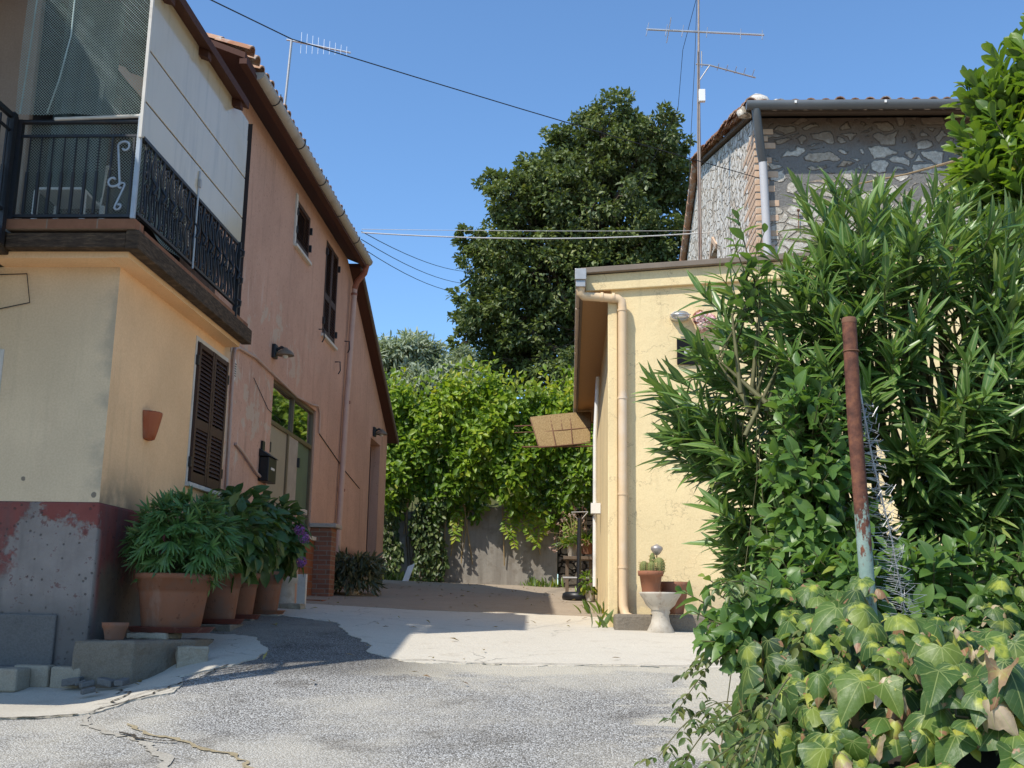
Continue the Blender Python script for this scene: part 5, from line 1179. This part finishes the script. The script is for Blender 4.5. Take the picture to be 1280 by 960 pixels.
# ------------------------------------------------------------------ trees on the hill
def tree(name, label, cat, base, lobes, mat, t, per, size, trunk_r, seed, ydepth=1.6, group=None):
    """lobes: (x,z,r) at the tree's own depth, spread in Y"""
    r = np.random.default_rng(seed); rd = random.Random(seed)
    bx_, by_, bz_ = base
    T = thing(name, label, cat, base, group)
    cz = np.mean([l[1] for l in lobes]); cx = np.mean([l[0] for l in lobes])
    mb = MB(); top = Vector((cx, by_, cz))
    mb.tube([(bx_, by_, bz_ - .3), (bx_ + .05, by_, bz_ + 1), Vector((bx_, by_, bz_)).lerp(top, .5) + Vector((.12, .1, 0)), top], [trunk_r * 1.25, trunk_r, trunk_r * .8, trunk_r * .45], 10); mb.build('trunk', MAT['bark'], T)
    lm = MB(); Ps = []; Ds = []; Ns = []; Rs = []
    for (x, z, rr) in lobes:
        for _ in range(1 if rr < .8 else 2):
            c = Vector((x, by_ + rd.uniform(-1, 1) * ydepth, z)) if rr > .8 else Vector((x, by_ + rd.uniform(-.5, .5), z))
            s = Vector((bx_, by_, bz_)).lerp(top, rd.uniform(.35, .95)); mid = s.lerp(c, .5) + Vector((rd.uniform(-.3, .3), 0, rd.uniform(.1, .5)))
            lm.tube([s, mid, c], [trunk_r * .35, trunk_r * .22, trunk_r * .06], 6, False)
            nc = max(8, int((9 * rr * rr + 10 * rr) * 1.5))
            for q in range(nc):
                d = Vector(r.normal(size=3)).normalized(); sc = c + Vector((d.x, d.y, d.z * .85)) * rr * (.35 + .78 * r.random() ** .6) ; cr = (rr * .09 + .15) * rd.uniform(.7, 1.35)
                if q % 3 == 0: lm.tube([mid.lerp(c, .6), c.lerp(sc, .5) + Vector((0, 0, .08)), sc], [trunk_r * .08, trunk_r * .05, .01], 4, False)
                k = int(per * (.7 + .6 * r.random())); dd = r.normal(size=(k, 3)); dd /= np.linalg.norm(dd, axis=1, keepdims=True)
                p = np.array(sc) + dd * cr * (r.random((k, 1)) ** .45) * A(1.15, 1.15, .8); Ps.append(p)
                out = norm(dd + np.array(d) * .8); Ds.append(norm(out + r.normal(size=(k, 3)) * .6 + A(0, 0, -.2))); Ns.append(norm(out + A(0, 0, .8) + r.normal(size=(k, 3)) * .5))
                Rs.append(np.clip(r.normal(.28 + .5 * r.random(), .15, k), 0, 1))
    lm.build('branches', MAT['bark'], T)
    P = np.concatenate(Ps); k = len(P)
    leaves('crown', mat, [(t, P, np.concatenate(Ds), np.concatenate(Ns), r.uniform(size[0], size[1], k), np.concatenate(Rs))], T)
    return T
LOBES = [(1.3, 18.3, 1.4), (0.0, 17.9, 1.2), (2.7, 17.9, 1.3), (-0.73, 16.5, 1.4), (-1.95, 15.77, 1.0), (-2.9, 16.75, 0.45), (0.99, 15.83, 2.1), (3.4, 16.5, 1.1), (-2.55, 14.09, 1.4), (-3.6, 14.65, 0.5), (-0.99, 13.74, 2.1), (1.27, 13.45, 2.1), (3.5, 14.0, 1.6), (-3.1, 11.97, 1.0), (-1.52, 11.4, 1.8), (0.72, 10.83, 1.8), (2.66, 11.1, 1.6), (-2.2, 10.25, 1.15), (-3.72, 10.96, 0.5), (3.8, 18.2, 0.45), (1.9, 19.3, .4), (.5, 19.1, .45), (2.6, 18.9, .5), (-1.4, 17.3, .4), (5.0, 13.5, 1.5), (4.8, 11.5, 1.6), (.2, 9.3, 1.3), (2.0, 9.2, 1.3)]
tree('oak_tree', 'big dark evergreen oak rising behind the wisteria and the outbuilding roof', 'tree', (.2, 38, 6.8), LOBES, MAT['oak'], T_OAK, 52, (.12, .22), .38, 3)
for k, (x, y, lab) in enumerate(((-5.9, 33, 'silvery olive tree farthest left, just past the pink house roof'), (-4.7, 31, 'silvery olive tree in the middle, above the wisteria'), (-3.3, 32.5, 'silvery olive tree partly hidden beside the dark oak'), (-8.5, 34, 'silvery olive tree behind the pink house'))):
    rr = random.Random(k + 5); top = (9.2, 9.1, 8.9, 9.2)[k]
    lb = [(x + rr.uniform(-1, 1), top - .4 + rr.uniform(-1.9, .2), rr.uniform(.6, .95)) for _ in range(10)] + [(x, top - .2, .7)]
    tree('olive_tree', lab, 'tree', (x, y, HZ(x, y) - .1), lb, MAT['olive'], T_BLADE2, 70, (.16, .28), .2, 20 + k, .8, 'olive trees on the slope')
# undergrowth behind the wisteria
for k, (x, y, z, r_, lab) in enumerate(((-2.2, 28.5, 6.2, 1.1, 'dark bush behind the wisteria below the oak, left one'), (.6, 28.8, 6.4, 1.3, 'dark bush behind the wisteria beside the outbuilding'), (3.4, 30, 6.6, 1.5, 'dark bush behind the stone house'))):
    t = thing('bush', lab, 'bush', (x, y, HZ(x, y)))
    n = 2600; P, D, N = clump(n, (x, y, z - .6), 1, (r_ * 1.3, r_ * .8, r_ * 1.2), .5, .6); leaves('foliage', MAT['oak'], [(T_OVAL, P, D, N, RNG.uniform(.12, .22, n), RNG.random(n))], t)
    mb = MB()
    for j in range(6): mb.tube([(x + random.uniform(-.2, .2), y, HZ(x, y) - .1), (x + random.uniform(-.8, .8), y, z)], [.06, .02], 5)
    mb.build('stem', MAT['bark'], t)

# ------------------------------------------------------------------ oleander and its neighbours, right foreground
def shrub(name, label, base, c, R, n_shoot, per, t, mat, size, spread, up, seed, stem='stem', zmin=None, ang=.55, cat='shrub', frac=.5, back=1.0, trunks=9, cut=None):
    r = np.random.default_rng(seed); rd = random.Random(seed)
    T = thing(name, label, cat, base); st = MB(); Ps, Ds, Ns, Ss, Rs = [], [], [], [], []
    b = Vector(base); c = Vector(c)
    for i in range(n_shoot):
        d = Vector(r.normal(size=3)); d.normalize()
        if d.y > 0 and rd.random() < back: d.y = -d.y
        q = rd.uniform(.62, 1.0) ** .6
        e = Vector((c.x + d.x * R[0] * q, c.y + d.y * R[1] * q, c.z + d.z * R[2] * q))
        if zmin is not None and e.z < zmin: continue
        if cut and cut(e) and rd.random() < .66: continue
        a = b + Vector((rd.uniform(-.25, .25), rd.uniform(-.25, .25), 0)); mid = a.lerp(e, .55) + Vector((0, 0, .25 * (1 - abs(d.z))))
        dirn = (Vector((d.x * spread, d.y * spread, d.z * .5 + up))).normalized()
        L = rd.uniform(.35, .6) * frac * 2; s0 = e - dirn * L
        st.tube([mid.lerp(s0, .3), mid.lerp(s0, .7), s0, e], [.012, .009, .006, .002], 5, False)
        k = per; tt = np.linspace(.05, 1, k) ** .85; ax = np.array(dirn)
        o1 = norm(np.cross(ax, r.normal(size=3))[None])[0]; o2 = np.cross(ax, o1); az = np.arange(k) * 2.094 + r.normal(size=k) * .35
        rad_ = np.cos(az)[:, None] * o1 + np.sin(az)[:, None] * o2
        P = np.array(s0) + ax * L * tt[:, None]; aa = (ang * (1.35 - .8 * tt) + r.normal(size=k) * .16)[:, None]
        D = ax * np.cos(aa * 1.5) + rad_ * np.sin(aa * 1.5) + A(0, 0, -.08); N = ax * np.sin(aa * 1.5) - rad_ * np.cos(aa * 1.5)
        N = -N * -1; N = np.where((N[:, 2:3] < 0), N * 1, N)
        Ps.append(P); Ds.append(D); Ns.append(norm(ax * .8 - rad_ * .3 + A(0, 0, .5) + r.normal(size=(k, 3)) * .25)); Ss.append(r.uniform(size[0], size[1], k) * (1 - .35 * (tt > .9))); Rs.append(np.clip(r.normal(.35 + .25 * rd.random() + .15 * tt, .13), 0, .97) if rd.random() < .985 else np.full(k, .6))
    for j in range(trunks):
        e = Vector((c.x + rd.uniform(-.6, .6) * R[0], c.y + rd.uniform(-.5, .5) * R[1], c.z + rd.uniform(-.2, .6) * R[2])); st.tube([b + Vector((rd.uniform(-.2, .2), rd.uniform(-.2, .2), -.1)), b.lerp(e, .5) + Vector((rd.uniform(-.1, .1) * R[0], 0, .1)), e], [.026 * min(1, R[0]), .018 * min(1, R[0]), .008 * min(1, R[0])], 6, False)
    st.build('stem', MAT[stem], T)
    leaves('foliage', mat, [(t, np.concatenate(Ps), np.concatenate(Ds), np.concatenate(Ns), np.concatenate(Ss), np.concatenate(Rs))], T)
    return T
shrub('oleander', 'large oleander with long dark narrow leaves filling the right side', (1.75, 5.7, .75), (1.62, 5.65, 2.62), (1.32, 1.0, 1.24), 400, 25, T_BLADE, MAT['oleander'], (.145, .225), 1.0, .55, 4, zmin=1.55, cut=lambda e: e.x < 1.25 and e.z > 2.62 + .85 * (e.x - .25))
shrub('laurel_bush', 'tall bright yellow green bush at the upper right edge', (3.2, 6.4, 1.0), (3.12, 6.25, 3.95), (1.02, .75, 1.25), 520, 24, T_OBOV, MAT['laurel'], (.11, .17), .8, .8, 9, stem='cane', ang=.6, zmin=2.9)
shrub('creeper', 'fresh green broad leaved creeper climbing in front of the oleander', (1.02, 4.75, .7), (1.00, 4.72, 2.0), (.25, .28, .68), 115, 11, T_OVAL, MAT['creeper'], (.07, .12), 1.0, .25, 15, ang=.75, frac=.35, trunks=3)
shrub('low_creeper', 'low leafy creeper spreading between the ivy and the oleander', (1.5, 4.4, .6), (1.5, 4.35, 1.62), (1.15, .32, .34), 170, 12, T_OVAL, MAT['creeper'], (.06, .11), 1.0, .4, 17, ang=.8, frac=.3)
shrub('sprout', 'thin young shoot of pinnate leaves poking above the outbuilding roof line', (.78, 4.9, 1.0), (.80, 4.9, 3.2), (.10, .1, .32), 8, 12, T_OVAL, MAT['creeper'], (.07, .11), .5, .9, 23, ang=.8, trunks=2)
# ivy covered bank
ivy = thing('ivy_bank', 'large leaved ivy with scorched pale and brown leaves over the near low wall', 'ivy', (2, 3.4, .3))
prof_iv = [(2.62, .25), (2.60, .8), (2.62, 1.10), (2.74, 1.26), (2.95, 1.38), (3.25, 1.46), (3.6, 1.54), (4.1, 1.6)]
mb = MB(); mb.prism([(.80, y + .20, z - .18) for y, z in prof_iv] + [(.80, 4.1, .2)], (3.2, 0, 0)); mb.build('low_wall', MAT['soil'], ivy)
def ivp(s):
    s = s * (len(prof_iv) - 1); i = min(int(s), len(prof_iv) - 2); f = s - i
    (a, b), (c, d) = prof_iv[i], prof_iv[i + 1]; return a + (c - a) * f, b + (d - b) * f, -(d - b), (c - a)
bs = {k: ([], [], [], [], []) for k in range(7)}
def put(p, nrm, sz, r_, tip=None):
    k = random.randrange(5) if r_ < .95 else random.choice((5, 6)); sz = sz if r_ < .95 else sz * .72; B = bs[k]
    B[0].append(p); B[1].append(tip); B[2].append(nrm); B[3].append(sz); B[4].append(r_)
for i in range(3300):
    s = random.random() ** .8; y, z, ny, nz = ivp(s); x = random.uniform(.63, 3.8)
    l = math.hypot(ny, nz); nrm = Vector((0, ny / l, nz / l)); nrm = Vector((0, -abs(nrm.z) if s < .4 else nrm.y, nrm.z)) if False else Vector((0, -nz / l * 0 + ny / l * 1, 0)) if False else Vector((0, -(prof_iv[min(int(s * 7) + 1, 7)][1] - prof_iv[min(int(s * 7), 6)][1]), prof_iv[min(int(s * 7) + 1, 7)][0] - prof_iv[min(int(s * 7), 6)][0])).normalized()
    lump_ = .09 * math.sin(x * 5 + y * 3) + .06 * math.sin(x * 11 + z * 7) + random.uniform(-.10, .09)
    p = Vector((x, y, z)) + nrm * lump_
    outn = (nrm + Vector((random.gauss(0, .35), random.gauss(-.15, .3), random.gauss(.25, .3)))).normalized()
    tip = Vector((random.gauss(0, .5), -.35 - .5 * nrm.z + random.gauss(0, .25), -1.0 + .45 * nrm.z + random.gauss(0, .25)))
    r_ = min(.94, max(0, random.gauss(.42 + .15 * nrm.z, .2)))
    if random.random() < (.07 if nrm.z > .55 else .01): r_ = random.uniform(.95, 1)
    put(tuple(p), tuple(outn), random.choice((random.uniform(.085, .135), random.uniform(.075, .12), random.uniform(.05, .085))) * (1.0 if s < .6 else .85), r_, tuple(tip))
for i in range(750):  # left flank
    y = random.uniform(2.6, 4.1); zt = np.interp(y, [q[0] for q in prof_iv[2:]], [q[1] for q in prof_iv[2:]]); z = random.uniform(.35, zt)
    x = .66 - .07 * math.sin(y * 6 + z * 4) - random.uniform(0, .12) + .18 * max(0, z - 1.2)
    r_ = min(.94, max(0, random.gauss(.4, .2)));  r_ = random.uniform(.95, 1) if random.random() < .05 else r_
    put((x, y, z), (-.8 + random.gauss(0, .3), -.5 + random.gauss(0, .3), .5), random.uniform(.08, .14), r_, (random.gauss(-.2, .3), -.3 + random.gauss(0, .3), -1))
arr = []
for k, B in bs.items():
    arr.append((T_IVY[k], np.array(B[0]), np.array(B[1]), np.array(B[2]), np.array(B[3]), np.array(B[4])))
leaves('foliage', MAT['ivy'], arr, ivy)
st = MB()
for k in range(60):
    x = random.uniform(.8, 3.6); s = random.uniform(.2, .9); y, z, *_ = ivp(s); y2, z2, *_ = ivp(min(1, s + .10)); dx = random.uniform(-.15, .15); st.tube([(x + dx * q + .02 * math.sin(q * 9 + k), y + (y2 - y) * q + .05, z + (z2 - z) * q - .04 + .02 * math.sin(q * 7 + k)) for q in lin(0, 1, 7)], .003, 5, False)
st.build('stem', MAT['cane'], ivy)
# trailing jasmine sprays
jas = thing('jasmine', 'wispy jasmine sprays trailing over the lane left of the ivy', 'climber', (.5, 3.6, .6))
st = MB(); P, D, N, Sz, Rr = [], [], [], [], []
rd = random.Random(41)
for k in range(12):
    a = Vector((rd.uniform(.56, .80), rd.uniform(3.0, 4.2), rd.uniform(1.25, 1.70)))
    e = Vector((a.x - rd.uniform(.08, .30) - (.14 if k % 6 == 0 else 0), a.y - rd.uniform(-.1, .35), a.z - rd.uniform(-.05, .36)))
    mid = a.lerp(e, .5) + Vector((0, 0, rd.uniform(.04, .14)))
    pts = [a * (1 - s) ** 2 + mid * 2 * s * (1 - s) + e * s * s for s in lin(0, 1, 9)]; st.tube(pts, .0022, 4, False)
    for i, p in enumerate(pts[2:]):
        for sd in ((-1, 1) if i % 2 else (rd.choice((-1, 1)),)):
            ax = (Vector((rd.uniform(-.6, .2), sd * rd.uniform(.2, .9), rd.uniform(-.7, .2)))).normalized(); L = rd.uniform(.05, .085)
            for j in range(5):
                q = p + ax * L * (j // 2 + .6) / 2.6; lat = ax.cross(Vector((0, 0, 1))).normalized() * (1 if j % 2 else -1)
                P.append(q); D.append(ax * (1.6 if j == 4 else .7) + lat * (0 if j == 4 else 1) + Vector((0, 0, -.35))); N.append((rd.gauss(0, .3), rd.gauss(-.2, .3), 1)); Sz.append(rd.uniform(.026, .045)); Rr.append(rd.random())
st.build('stem', MAT['stem'], jas)
leaves('foliage', MAT['jasmine'], [(T_OVAL, np.array(P), np.array(D), np.array(N), np.array(Sz), np.array(Rr))], jas)
shrub('young_ivy', 'pale green young ivy shoots in front of the cactus pots', (.75, 4.0, .6), (.66, 3.95, 1.58), (.24, .3, .20), 46, 8, T_BROAD, MAT['creeper'], (.06, .09), 1.0, .2, 31, ang=.8, frac=.3, cat='climber', trunks=3)
# rusty post and rolled wire
t = thing('fence_post', 'leaning rusty pipe post with flaking green paint in the ivy', 'post', (.91, 3.5, .6))
mb = MB(); mb.tube([(.925, 3.5, .5), (.905, 3.5, 1.6), (.885, 3.5, 2.2), (.882, 3.5, 2.525)], .0225, 16); mb.build('pole', MAT['rustpost'], t)
mb = MB(); mb.lathe((.882, 3.5, 2.522), [(.0232, 0), (.0232, .012), (.02, .018), (.001, .018)], 16); mb.build('cap', MAT['rust'], t)
mb = MB(); mb.tube([(.884 + .024 * math.cos(a), 3.5 + .024 * math.sin(a), 2.43) for a in lin(0, 6.3, 18)], .0025, 5, False); mb.build('wire_band', MAT['rust'], t)
wm = MB(); rd = random.Random(3)
for k in range(150):
    s = k / 149; x = .93 + .095 * s + .02 * math.sin(k); z = 2.28 - .66 * s; w = .014 + .044 * s
    wm.tube([(x - w * rd.random() - .008, 3.57 + rd.uniform(-.03, .03), z + rd.uniform(-.012, .012)), (x + rd.uniform(-.01, .01), 3.54, z - .012), (x + w * rd.random() + .008, 3.57 + rd.uniform(-.03, .03), z + rd.uniform(-.03, .03))], .0010, 4, False)
tag(wm.tube([(.92, 3.56, 2.33), (.95, 3.56, 2.1), (1.0, 3.57, 1.85), (1.035, 3.58, 1.6)], .003, 5).build('wire_mesh', MAT['galv']), 'crumpled roll of wire netting hanging beside the rusty post', 'wire netting')

# ------------------------------------------------------------------ litter and weeds
rd = random.Random(9)
n = 150; X = np.array([rd.uniform(-3.4, .4) for _ in range(n)]); Y = np.array([rd.choice([rd.uniform(14, 24.5), rd.uniform(17, 24.6), rd.uniform(8, 14)]) for _ in range(n)]); Z = np.array([G(x, y) + .03 for x, y in zip(X, Y)])
o = leaves('leaf_litter', MAT['dryleaf'], [(T_SMALL, np.stack([X, Y, Z], 1), norm(rdir(n) * A(1, 1, .15)), norm(A(0, 0, 1) + rdir(n) * .4), RNG.uniform(.04, .09, n), RNG.random(n))]); tag(o, kind='stuff', label='dry fallen leaves scattered over the lane', cat='leaves')
c = [(-3.75, 24.5, 50), (-.8, 24.9, 40), (-.4, 24.8, 40), (.36, 22, 25), (.42, 15, 16), (.40, 12.35, 14), (-3.7, 19.8, 30)]
P = np.concatenate([np.stack([x + RNG.normal(0, .13, k), y + RNG.normal(0, .1, k), np.array([G(x, y)] * k) + .01], 1) for x, y, k in c]); n = len(P)
o = leaves('weeds', MAT['laurel'], [(T_BLADE2, P, norm(A(0, 0, 1) + rdir(n) * .6), rdir(n), RNG.uniform(.08, .24, n), RNG.random(n))]); tag(o, kind='stuff', label='small weeds along the feet of the walls', cat='weeds')

# ------------------------------------------------------------------ light, sky, camera
sd = Vector((-.55, -.60, 1)).normalized()
w = bpy.data.worlds.new('World'); S.world = w; w.use_nodes = True; nt = w.node_tree
bg = nt.nodes['Background']; sky = nt.nodes.new('ShaderNodeTexSky'); sky.sky_type = 'NISHITA'; sky.sun_disc = False
sky.sun_elevation = math.asin(sd.z); sky.sun_rotation = math.atan2(sd.x, sd.y); sky.altitude = 300; sky.air_density = 1.0; sky.dust_density = .6; sky.ozone_density = 2.0
gain = nt.nodes.new('ShaderNodeMix'); gain.data_type = 'RGBA'; gain.blend_type = 'MULTIPLY'; gain.inputs[0].default_value = 1; gain.inputs[7].default_value = (1.0, 1.29, 1.5, 1)
nt.links.new(sky.outputs[0], gain.inputs[6]); nt.links.new(gain.outputs[2], bg.inputs[0]); bg.inputs[1].default_value = .15
l = bpy.data.lights.new('sun', 'SUN'); l.energy = 5.0; l.angle = rad(.53); l.color = (1, .95, .86)
lo = bpy.data.objects.new('sun', l); COL.objects.link(lo); lo.rotation_euler = sd.to_track_quat('Z', 'Y').to_euler(); lo.location = (-10, -12, 30)
cam = bpy.data.cameras.new('camera'); cam.lens = 1400 / 1280 * 36; cam.sensor_width = 36; cam.sensor_fit = 'HORIZONTAL'; cam.clip_end = 3000; cam.clip_start = .05
co = bpy.data.objects.new('camera', cam); COL.objects.link(co); co.location = (0, 0, 1.6)
yaw, pit, rl = rad(-3.08483), rad(11.57333), rad(1.0)
f = Vector((math.sin(yaw) * math.cos(pit), math.cos(yaw) * math.cos(pit), math.sin(pit))); r = f.cross(Vector((0, 0, 1))).normalized(); u = r.cross(f)
r2 = r * math.cos(rl) + u * math.sin(rl); u2 = u * math.cos(rl) - r * math.sin(rl)
co.rotation_euler = Matrix((r2, u2, -f)).transposed().to_euler()
S.camera = co
S.view_settings.view_transform = 'Standard'; S.view_settings.look = 'None'; S.view_settings.exposure = 0; S.view_settings.gamma = 1
S.cycles.use_denoising = True
